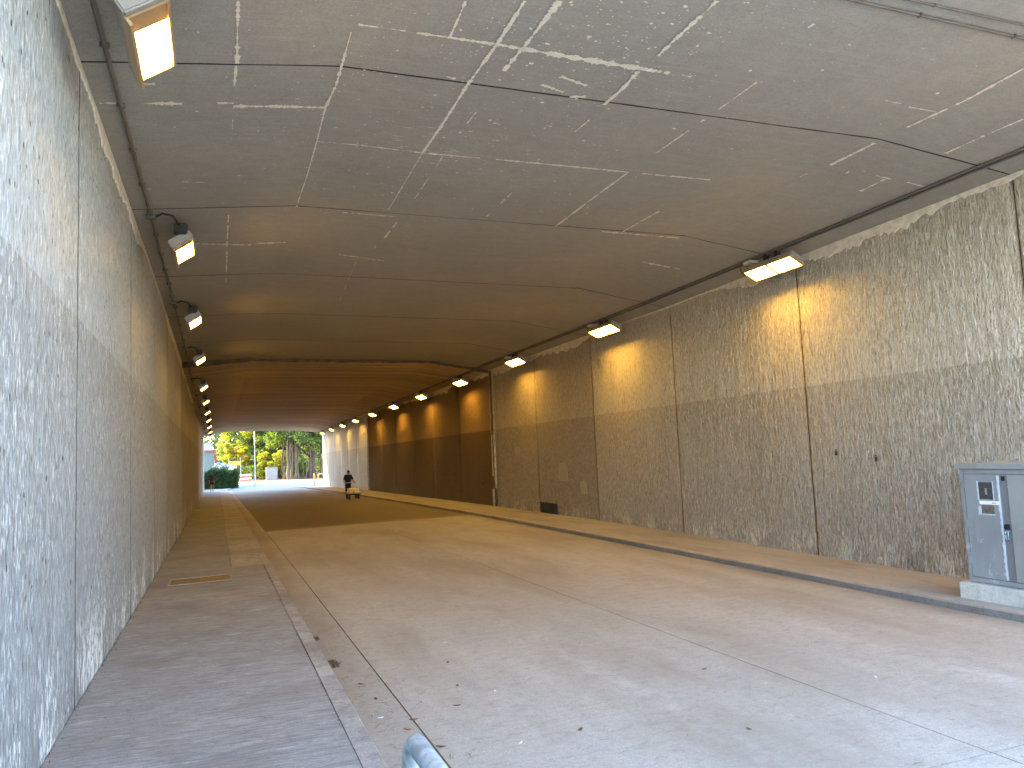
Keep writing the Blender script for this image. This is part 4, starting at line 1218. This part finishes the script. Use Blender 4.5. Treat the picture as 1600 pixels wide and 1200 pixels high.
def at(x, y): return W(x, y, zo + 0.06 + max(0, y - 66) * 0.10)
tree('banyan_tree', 'dark banyan tree with hanging aerial roots beside the far right wall edge', at(6.75, 61), 15.5, 6.0, ['leaf_dark', 'leaf_mid'], 95, 240, 0.17, 0.55, 11, 0.44, roots=44)
tree('banyan_tree', 'banyan tree with thin pale roots behind the grey utility box', at(4.7, 66), 15, 5.4, ['leaf_yellow', 'leaf_mid', 'leaf_dark'], 85, 240, 0.17, 0.4, 12, 0.30, roots=22)
tree('street_tree', 'sunlit yellow-green tree standing behind the lamp post', at(2.6, 68), 13.5, 4.6, ['leaf_yellow', 'leaf_yellow', 'leaf_mid'], 70, 230, 0.16, 0.3, 13, 0.24, roots=10)
tree('street_tree', 'pale green tree above the building at the far left', at(0.2, 84), 15.0, 4.6, ['leaf_yellow', 'leaf_mid'], 34, 170, 0.18, 0.3, 14, 0.42)
tree('street_tree', 'small tree with orange-tinted leaves over the hedge', at(1.35, 64), 7.6, 1.9, ['leaf_orange', 'leaf_yellow', 'leaf_yellow'], 26, 130, 0.12, 0.12, 15, 0.58)
tree('street_tree', 'low bright yellow-green tree in front of the banyan roots', at(4.4, 62.5), 5.4, 2.6, ['leaf_yellow'], 40, 150, 0.13, 0.12, 16, 0.34)
vegs = [(9.8, 70, 17, 7, 17), (8, 88, 22, 9, 18), (4.2, 92, 19, 6, 19), (13, 82, 20, 9, 20)]
labs = ['tall dark tree behind the right end of the banyan', 'tall dark tree rising behind the two banyans', 'tall dark tree far behind the lamp post', 'dark tree farthest right, mostly hidden behind the tunnel wall']
for (x, y, h_, sp, sd_), lb_ in zip(vegs, labs):
    tree('background_tree', lb_, at(x, y), h_, sp, ['leaf_dark', 'leaf_mid'], 70, 170, 0.30, 0.5, sd_, 0.05, group='trees on the slope')
# shrubs below
for k, (x, y, s_) in enumerate([(5.35, 61.0, 0.8), (5.9, 62.6, 1.1), (3.5, 62.5, 0.9)]):
    root = empty('shrub', at(x, y)); tag(root, ['yellow-green shrub right of the grey utility box', 'leafy shrub at the foot of the banyan roots', 'shrub left of the grey utility box'][k], 'shrub')
    cl = [((random.uniform(-1, 1) * s_, random.uniform(-.5, .5) * s_, random.uniform(0.5, 1.6) * s_), (0.7 * s_, 0.6 * s_, 0.5 * s_)) for _ in range(9)]
    V, F = crown_cloud(cl, [120] * 9, 0.11, seed=40 + k)
    mesh_obj('foliage', V, F, M['leaf_yellow' if k != 1 else 'leaf_mid'], root)
    bm = bmesh.new()
    for _ in range(5): tube(bm, [(0, 0, 0), (random.uniform(-.6, .6), random.uniform(-.4, .4), 1.2)], 0.03, 5)
    bm_obj('stems', bm, M['bark'], root)

vv, ff = crown_cloud([((random.uniform(1.0, 9.5) * S, random.uniform(64.5, 78) * S, Z(zo) + 0.6 + random.uniform(0, 3.2)), (1.5, 1.2, 1.0)) for _ in range(120)], [150] * 120, 0.16, seed=91)
o = mesh_obj('undergrowth', vv, ff, M['leaf_mid']); tag(o, kind='stuff')
vv, ff = crown_cloud([((random.uniform(-2, 12) * S, random.uniform(80, 95) * S, Z(zo) + random.uniform(3, 17)), (2.6, 2.2, 1.8)) for _ in range(170)], [120] * 170, 0.30, seed=92)
o = mesh_obj('distant_foliage', vv, ff, M['leaf_dark']); tag(o, kind='stuff')
# hedge (left) clipped box of leaves
hd = empty('hedge', W(-0.35, 45.4, zf((0, 45.4), 0.05)))
tag(hd, 'clipped dark green hedge behind the walking person at the far left', 'hedge')
rg = np.random.default_rng(77)
n = 11000
x0, x1, y0, y1, h_ = -2.6, 3.15, -0.7, 0.9, 2.05
P = np.stack([rg.uniform(x0, x1, n), rg.uniform(y0, y1, n), rg.uniform(0, 1, n)], 1)
face = rg.random(n)
P[:, 1] = np.where(face < 0.55, y0 + rg.normal(0, 0.08, n), P[:, 1])
top = h_ + 0.22 * np.sin(P[:, 0] * 1.9) * 0.6 + 0.12 * np.sin(P[:, 0] * 5)
P[:, 2] = np.where(face > 0.72, top + rg.normal(0, 0.09, n), P[:, 2] * top)
a = rg.normal(size=(n, 3)); a /= np.linalg.norm(a, axis=1)[:, None]; b = np.cross(a, rg.normal(size=(n, 3))); b /= np.linalg.norm(b, axis=1)[:, None]
s_ = 0.085 * rg.uniform(0.6, 1.4, (n, 1))
V = np.stack([P - a * s_, P - b * s_ * .55, P + a * s_, P + b * s_ * .55], 1).reshape(-1, 3)
mesh_obj('foliage', V, np.arange(len(V)).reshape(-1, 4).tolist(), M['leaf_hedge'], hd)
bm = bmesh.new(); box(bm, x0 + .12, x1 - .12, y0 + .12, y1 - .12, 0, h_ - .18); bm_obj('hedge_core', bm, simple('hedge_twigs', (0.03, 0.035, 0.015), 0.95), hd)
# white flowering bush above the hedge
fb = empty('flowering_bush', W(0.15, 48.5, zf((0, 48)))); tag(fb, 'bush covered in white flowers behind the hedge', 'bush')
cl = [((random.uniform(-0.9, 1.0), random.uniform(-.5, .5), random.uniform(1.9, 2.9)), (0.55, 0.5, 0.35)) for _ in range(13)]
V, F = crown_cloud(cl, [90] * 13, 0.10, seed=61); mesh_obj('blossom', V, F, M['petal'], fb)
V, F = crown_cloud([(c, tuple(q * 1.1 for q in r)) for c, r in cl], [60] * 13, 0.09, seed=62); mesh_obj('foliage', V, F, M['leaf_mid'], fb)
bm = bmesh.new(); 
for c, r in cl[::3]: tube(bm, [(0.8, 0, 0), (c[0], c[1], c[2])], 0.04, 5)
bm_obj('stems', bm, M['bark'], fb)

# pale green shed on the left
bd = empty('building', W(-1.55, 71, zo)); tag(bd, 'pale grey-green building with dark red beam and corner post at the far left', 'building')
M['b_green'] = simple('pale_green_cladding', (0.17, 0.22, 0.20), 0.6, var=0.06)
M['b_red'] = simple('maroon_paint', (0.28, 0.055, 0.07), 0.5, var=0.1)
M['b_white'] = simple('white_paint', (0.55, 0.54, 0.52), 0.6, var=0.05)
M['b_teal'] = simple('teal_panel', (0.10, 0.30, 0.34), 0.6)
def bbox(name, mat, *a, par=None, bev=0.0):
    bm = bmesh.new(); box(bm, *a, bev); return bm_obj(name, bm, mat, par or bd)
for k in range(22):
    bbox('wall_sheet', M['b_green'], -5 + k * 0.36, -5 + k * 0.36 + 0.335, 0 + (k % 2) * 0.03, 6, 0.0, 5.35)
bbox('beam', M['b_red'], -5.2, 3.75, -0.25, 0.0, 5.36, 5.72)
bbox('corner_post', M['b_red'], 2.98, 3.6, -0.3, 0.4, 0.0, 5.35)
bbox('side_panel', M['b_teal'], 3.62, 4.6, 0.3, 6, 0.0, 4.9)
bbox('roof', M['b_white'], -5.3, 2.6, -0.2, 6.2, 6.75, 6.9)
for k in range(12):
    bbox('truss_web', M['b_white'], -5.0 + k * 0.64, -4.9 + k * 0.64, -0.1, 0.0, 5.73, 6.74)
bbox('parapet', M['b_white'], -5.3, 2.6, 0.3, 0.5, 5.73, 6.74)

# orange-yellow hoarding sign and white van-like container behind hedge
sg = empty('hoarding', W(1.15, 55, zo)); tag(sg, 'orange-yellow board on posts above the hedge', 'sign')
M['orange'] = simple('ochre_board', (0.55, 0.33, 0.04), 0.6, var=0.08)
bbox('board', M['orange'], -0.85, 0.85, 0, 0.08, 2.75, 3.35, par=sg)
for xx in (-0.8, 0.8): bbox('post', M['galv'], xx - 0.03, xx + 0.03, 0.081, 0.14, 0, 3.8, par=sg)
bbox('lower_board', M['b_white'], -0.85, 0.3, -0.05, 0.03, 2.2, 2.68, par=sg)

# grey utility box by the road
ub = empty('utility_box', W(3.72, 58.2, zo + 0.07)); tag(ub, 'weathered pale grey utility box at the far roadside', 'cabinet')
M['ubox'] = simple('bleached_grey_metal', (0.22, 0.19, 0.165), 0.7, var=0.15, scale=2)
bbox('body', M['ubox'], -0.82, 0.82, 0, 0.7, 0.12, 2.05, par=ub, bev=0.02)
bbox('lid', M['ubox'], -0.88, 0.88, -0.05, 0.75, 2.052, 2.12, par=ub)
bbox('plinth', M['plinth'], -0.9, 0.9, -0.06, 0.76, -0.1, 0.118, par=ub)
for s0, s1 in ((-0.78, -0.02), (0.02, 0.78)): bbox('door', M['ubox'], s0, s1, -0.02, -0.002, 0.2, 1.95, par=ub)

# red and white barriers by the hedge end
for k, (x, y) in enumerate(((1.68, 54.0), (1.98, 55.4))):
    br = empty('road_barrier', W(x, y, zo + 0.055)); tag(br, ['red and white slatted road barrier at the end of the hedge', 'red and white slatted road barrier, behind and right of the other one'][k], 'barrier', 'road barriers')
    M['redp'] = M.get('redp') or simple('red_barrier_paint', (0.62, 0.12, 0.07), 0.5)
    for q in range(4): bbox('slat', M['redp'] if q % 2 == 0 else M['b_white'], -0.5, 0.5, 0, 0.04, 0.35 + q * 0.26, 0.55 + q * 0.26, par=br)
    for xx in (-0.48, 0.44): bbox('leg', M['redp'], xx, xx + 0.05, 0.041, 0.09, 0, 1.4, par=br)

# street lamp post
lp = empty('street_lamp', W(2.22, 50.2, zo + 0.05)); tag(lp, 'tall thin grey street lamp post in the middle of the far opening', 'street lamp')
bm = bmesh.new(); tube(bm, [(0, 0, 0), (0, 0, 1.3), (0, 0, 1.32), (0, 0, 9.5)], [0.10, 0.10, 0.06, 0.04], 10); bm_obj('pole', bm, M['lamp_body'], lp, smooth=True)
bm = bmesh.new(); tube(bm, [(0, 0, 9.5), (0.3, 0, 9.9), (1.4, 0, 10.1)], 0.045, 8); bm_obj('arm', bm, M['galv'], lp, smooth=True)
bbox('lantern', M['lamp_body'], 1.3, 2.0, -0.14, 0.14, 10.02, 10.18, par=lp, bev=0.03)

# yellow tubular guard frames at the right kerb outside the mouth
M['yellow'] = simple('yellow_tube_paint', (0.72, 0.45, 0.10), 0.45)
for k, (x, y, w_, h_, lb_) in enumerate(((4.73, 41.2, 0.10, 1.35, 'narrow yellow guard post frame at the road edge outside the far mouth'), (5.28, 42.6, 0.75, 1.30, 'wide yellow tubular guard frame right of the narrow one'))):
    gf = empty('guard_frame', W(x, y, zf((x, y), 0.0))); tag(gf, lb_, 'barrier', 'yellow guard frames')
    bm = bmesh.new(); tube(bm, [(-w_ / 2, 0, 0), (-w_ / 2, 0, h_ - 0.05), (-w_ / 2 + 0.05, 0, h_), (w_ / 2 - 0.05, 0, h_), (w_ / 2, 0, h_ - 0.05), (w_ / 2, 0, 0)], 0.04, 8); bm_obj('frame', bm, M['yellow'], gf, smooth=True)
    bm = bmesh.new(); tube(bm, [(-w_ / 2, 0, h_ * 0.5), (w_ / 2, 0, h_ * 0.5)], 0.03, 8); bm_obj('rail', bm, M['yellow'], gf, smooth=True)

# unseen steep slope added left of the far mouth to shade the road
bm = bmesh.new(); rows = []
for i in range(28):
    y = 40.6 + i * 0.61
    row = []
    for j in range(16):
        h_ = j * 0.82
        x = -2.1 - h_ * 0.33 - (0.25 if j else 0) + noise.noise(Vector((y * 0.5, h_ * 0.6, 3))) * 0.5
        row.append(bm.verts.new(W(x, y, zo + h_)))
    row.append(bm.verts.new(W(-30, y, zo + 13.5)))
    rows.append(row)
for r0, r1 in zip(rows, rows[1:]):
    for j in range(16): bm.faces.new((r0[j], r0[j + 1], r1[j + 1], r1[j]))
tag(bm_obj('shade_slope', bm, simple('shade_slope_cover', (0.06, 0.07, 0.03), 0.95, var=0.4, scale=0.5, bump=0.9, bd=0.3)), kind='structure')

# reddish cut rock face behind the right end
o = bm = bmesh.new()
rows = []
for i in range(25):
    x = 9.5 + i * 0.7
    rows.append([bm.verts.new(W(x, 66.5 + j * 0.18 + noise.noise(Vector((x * 0.8, j * 0.5, 0))) * 0.8, zo + j * 0.5)) for j in range(13)])
for r0, r1 in zip(rows, rows[1:]):
    for j in range(12): bm.faces.new((r0[j], r1[j], r1[j + 1], r0[j + 1]))
tag(bm_obj('rock_face', bm, simple('red_earth_rock', (0.22, 0.115, 0.085), 0.95, var=0.4, scale=0.8, bump=0.9, bd=0.2), smooth=False), kind='structure')

# ------------------------------------------------------------------ people
def skin_body(name, joints, bones, mat, parent, sub=2):
    me = bpy.data.meshes.new(name)
    keys = list(joints)
    me.from_pydata([joints[k][0] for k in keys], [(keys.index(a), keys.index(b)) for a, b in bones], [])
    o = bpy.data.objects.new(name, me); COL.objects.link(o); o.parent = parent
    md = o.modifiers.new('skin', 'SKIN'); md.use_smooth_shade = True
    sv = me.skin_vertices[0].data
    for i, k in enumerate(keys):
        r = joints[k][1]; sv[i].radius = r if isinstance(r, tuple) else (r, r)
    sv[0].use_root = True
    o.modifiers.new('sub', 'SUBSURF').levels = sub
    o.modifiers['sub'].render_levels = sub
    me.materials.append(mat)
    return o
def ellipsoid(name, mat, c, r, parent, rot=(0, 0, 0), sub=2, noise_amp=0.0):
    bm = bmesh.new(); bmesh.ops.create_icosphere(bm, subdivisions=sub + 1, radius=1.0)
    for v in bm.verts:
        n_ = 1 + noise_amp * noise.noise(v.co * 2.2)
        v.co = Vector((v.co.x * r[0] * n_, v.co.y * r[1] * n_, v.co.z * r[2] * n_))
    o = bm_obj(name, bm, mat, parent, smooth=True, loc=c); o.rotation_euler = rot
    return o
M['skin'] = simple('skin', (0.36, 0.20, 0.13), 0.55, var=0.06)
M['navy'] = simple('navy_cloth', (0.012, 0.018, 0.035), 0.85, var=0.2, scale=5)
M['navy_t'] = simple('dark_trouser_cloth', (0.018, 0.016, 0.018), 0.9, var=0.2, scale=5)
M['hair'] = simple('dark_hair', (0.02, 0.014, 0.012), 0.6)
M['maroon_cloth'] = simple('dark_brown_cloth', (0.07, 0.03, 0.022), 0.85, var=0.2, scale=5)

def person(base, rz, label, pose, shirt, trousers, bare_legs, hair_long):
    root = empty('person', base, rz)
    tag(root, label, 'person')
    J, B = pose
    body = skin_body('body', J, B, M['skin'], root)
    hx, hy, hz = J['head'][0]
    # face details: nose, ears
    ellipsoid('nose', M['skin'], (hx, hy - 0.105, hz - 0.0), (0.014, 0.02, 0.022), body, sub=1)
    for s in (-1, 1):
        ellipsoid('ear', M['skin'], (hx + s * 0.078, hy, hz), (0.012, 0.022, 0.032), body, sub=1)
        ellipsoid('eye', M['hair'], (hx + s * 0.030, hy - 0.092, hz + 0.022), (0.011, 0.006, 0.006), body, sub=1)
    ellipsoid('mouth', M['maroon_cloth'], (hx, hy - 0.095, hz - 0.045), (0.024, 0.006, 0.006), body, sub=1)
    ellipsoid('hair', M['hair'], (hx, hy + 0.022, hz + 0.028), (0.090, 0.098, 0.108), root, noise_amp=0.08)
    if hair_long: ellipsoid('hair', M['hair'], (hx, hy + 0.07, hz - 0.10), (0.080, 0.045, 0.14), root, noise_amp=0.1)
    # shirt
    g = 1.5
    def sub_j(keys, grow, extra=None):
        d = {k: (J[k][0], tuple(q * grow for q in (J[k][1] if isinstance(J[k][1], tuple) else (J[k][1], J[k][1])))) for k in keys}
        if extra: d.update(extra)
        return d
    lerp = lambda a, b, f: tuple(a[i] * (1 - f) + b[i] * f for i in range(3))
    sh = sub_j(['pelvis', 'waist', 'chest', 'neckb', 'shl', 'shr', 'ell', 'elr'], g)
    for s in 'lr':
        e = J['el' + s]; w = J['wr' + s]; f = 0.05
    sk = skin_body('shirt', sh, [('pelvis', 'waist'), ('waist', 'chest'), ('chest', 'neckb'), ('chest', 'shl'), ('chest', 'shr'), ('shl', 'ell'), ('shr', 'elr')], shirt, root)
    ks = ['hipc', 'hpl', 'hpr', 'knl', 'knr']
    if not bare_legs: ks += ['anl', 'anr']
    J2 = dict(J); 
    d = {'pelvis': (J['pelvis'][0], (0.165, 0.125))}
    for s in 'lr':
        d['hp' + s] = (J['hp' + s][0], (0.105, 0.105))
        if bare_legs:
            d['kn' + s] = (lerp(J['hp' + s][0], J['kn' + s][0], 0.55), (0.10, 0.10))
        else:
            d['kn' + s] = (J['kn' + s][0], (0.078, 0.078)); d['an' + s] = (J['an' + s][0], (0.062, 0.062))
    bn = []
    for s in 'lr':
        bn += [('pelvis', 'hp' + s), ('hp' + s, 'kn' + s)] + ([] if bare_legs else [('kn' + s, 'an' + s)])
    skin_body('shorts' if bare_legs else 'trousers', d, bn, trousers, root)
    for s in 'lr':
        ax, ay, az = J['an' + s][0]
        ellipsoid('shoe', M['steel_black'], (ax, ay - 0.06, az - 0.035), (0.048, 0.135, 0.048), root, sub=2)
    return root

def human(h, lean=0.0, swing=0.25, arms=None, twist=0.0):
    """joints facing -Y; arms: dict of elbow/wrist positions"""
    k = h / 1.70
    ly = lambda z: -lean * max(0, z - 0.92)          # forward lean above the hips
    J = {}
    J['pelvis'] = ((0, ly(0.95), 0.95 * k), (0.140, 0.105))
    J['waist'] = ((0, ly(1.08), 1.08 * k), (0.130, 0.095))
    J['chest'] = ((0, ly(1.28), 1.28 * k), (0.155, 0.105))
    J['neckb'] = ((0, ly(1.42), 1.42 * k), (0.065, 0.06))
    J['neck'] = ((0, ly(1.47) - 0.01, 1.48 * k), (0.052, 0.052))
    J['head'] = ((0, ly(1.58) - 0.02, 1.585 * k), (0.082, 0.098))
    J['crown'] = ((0, ly(1.66) - 0.015, 1.655 * k), (0.060, 0.070))
    for s, sx in (('l', -1), ('r', 1)):
        J['sh' + s] = ((sx * 0.175, ly(1.38), 1.375 * k), (0.062, 0.058))
        if arms: e, w = arms[s]
        else:
            e = (sx * 0.225, ly(1.1) + 0.04 * sx * 1, 1.10 * k); w = (sx * 0.22, ly(0.9) - 0.10 + 0.1 * sx, 0.88 * k)
        J['el' + s] = (e, (0.046, 0.046)); J['wr' + s] = (w, (0.030, 0.034))
        d = Vector(w) - Vector(e); d.normalize()
        J['pa' + s] = (tuple(Vector(w) + d * 0.07), (0.036, 0.020))
        J['fi' + s] = (tuple(Vector(w) + d * 0.13 + Vector((0, -0.015, 0))), (0.028, 0.013))
        J['hp' + s] = ((sx * 0.09, 0, 0.88 * k), (0.088, 0.088))
        st = swing * sx
        J['kn' + s] = ((sx * 0.10, st * 0.45 - 0.04, 0.48 * k), (0.058, 0.058))
        J['an' + s] = ((sx * 0.10, st * 0.95, 0.085 * k), (0.038, 0.038))
        J['to' + s] = ((sx * 0.11, st * 0.95 - 0.14, 0.035 * k), (0.038, 0.026))
    B = [('pelvis', 'waist'), ('waist', 'chest'), ('chest', 'neckb'), ('neckb', 'neck'), ('neck', 'head'), ('head', 'crown')]
    for s in 'lr':
        B += [('chest', 'sh' + s), ('sh' + s, 'el' + s), ('el' + s, 'wr' + s), ('wr' + s, 'pa' + s), ('pa' + s, 'fi' + s),
              ('pelvis', 'hp' + s), ('hp' + s, 'kn' + s), ('kn' + s, 'an' + s), ('an' + s, 'to' + s)]
    return J, B

py, px_ = 22.2, 3.55
lean = 0.35
arms = {'l': ((-0.27, -0.22, 1.10), (-0.30, -0.46, 0.98)), 'r': ((0.27, -0.20, 1.08), (0.34, -0.40, 0.95))}
person(W(px_, py + 0.45, zroad(px_, py)), 0.0, 'person in dark navy clothes leaning forward behind a loaded hand trolley in the road', human(1.66, lean, 0.22, arms), M['navy'], M['navy_t'], False, False)
person(W(-0.20, 39.2, zfl(-0.2, 39.2)), math.pi, 'person in dark top and shorts walking on the left footway at the far mouth', human(1.68, 0.03, 0.20), M['maroon_cloth'], M['navy_t'], True, True)

# trolley
tl = empty('hand_trolley', W(px_ + 0.05, py + 0.02, zroad(px_, py)))
tag(tl, 'low flat hand trolley with black wheels pushed along the road', 'trolley')
def tb(name, mat, *a, bev=0.0): return bbox(name, mat, *a, par=tl, bev=bev)
tb('deck', M['steel_black'], -0.40, 0.40, -0.62, 0.50, 0.24, 0.29, bev=0.01)
for xx, yy in ((-0.27, -0.5), (0.27, -0.5), (-0.27, 0.38), (0.27, 0.38)):
    bm = bmesh.new(); tube(bm, [(xx - 0.045, yy, 0.115), (xx + 0.045, yy, 0.115)], 0.115, 16); bm_obj('wheel', bm, M['steel_black'], tl, smooth=False)
    bm = bmesh.new(); box(bm, xx - 0.06, xx - 0.048, yy - 0.02, yy + 0.02, 0.10, 0.24); box(bm, xx + 0.048, xx + 0.06, yy - 0.02, yy + 0.02, 0.10, 0.24); bm_obj('fork', bm, M['steel_black'], tl)
bm = bmesh.new(); tube(bm, [(-0.34, 0.48, 0.28), (-0.34, 0.56, 0.86), (-0.30, 0.57, 0.93), (0.30, 0.57, 0.93), (0.34, 0.56, 0.86), (0.34, 0.48, 0.28)], 0.018, 8)
tube(bm, [(-0.34, 0.52, 0.58), (0.34, 0.52, 0.58)], 0.012, 6)
bm_obj('handle', bm, M['galv'], tl, smooth=True)
M['sack'] = simple('woven_sack', (0.62, 0.50, 0.36), 0.9, var=0.2, scale=10, bump=0.5)
M['sack2'] = simple('pale_sack', (0.74, 0.68, 0.52), 0.9, var=0.15, scale=10, bump=0.5)
M['carton'] = simple('brown_carton', (0.25, 0.15, 0.08), 0.85)
base = Vector(W(px_ + 0.05, py + 0.02, zroad(px_, py)))
def sack(dx, dy, dz, r, mat, label, rot):
    bm = bmesh.new(); bmesh.ops.create_icosphere(bm, subdivisions=3, radius=1.0)
    for v in bm.verts:
        c_ = v.co.copy()
        q = Vector([math.copysign(abs(c_[i]) ** 0.62, c_[i]) for i in range(3)])
        n_ = 1 + 0.10 * noise.noise(c_ * 2.5 + Vector((dx, dy, 0)) * 9)
        v.co = Vector((q.x * r[0] * n_, q.y * r[1] * n_, q.z * r[2] * n_))
    o = bm_obj('sack', bm, mat, None, smooth=True, loc=base + Vector((dx, dy, dz))); o.rotation_euler = (0, 0, rot)
    tag(o, label, 'sack', 'sacks on the trolley')
sack(-0.20, -0.32, 0.375, (0.19, 0.26, 0.085), M['sack'], 'tan sack lying flat on the left front of the trolley', 0.1)
sack(0.22, -0.32, 0.370, (0.20, 0.26, 0.080), M['sack2'], 'pale sack lying flat on the right front of the trolley', -0.15)
sack(0.05, 0.02, 0.52, (0.33, 0.26, 0.105), M['sack2'], 'long pale sack on top of the trolley load', 0.1)
o = bbox('carton', M['carton'], -0.34, 0.30, 0.0, 0.42, 0, 0.14); o.parent = None; o.location = base + Vector((0, 0, 0.292))
tag(o, 'brown carton under the top sack on the trolley', 'carton')

# ------------------------------------------------------------------ approach outside the near mouth
o = mesh_obj('approach_ground', [W(-40, -60, -1.06), W(60, -60, -1.06), W(60, 1.0, -1.06), W(-40, 1.0, -1.06)], [(0, 1, 2, 3)], M['footway'])
tag(o, kind='structure')
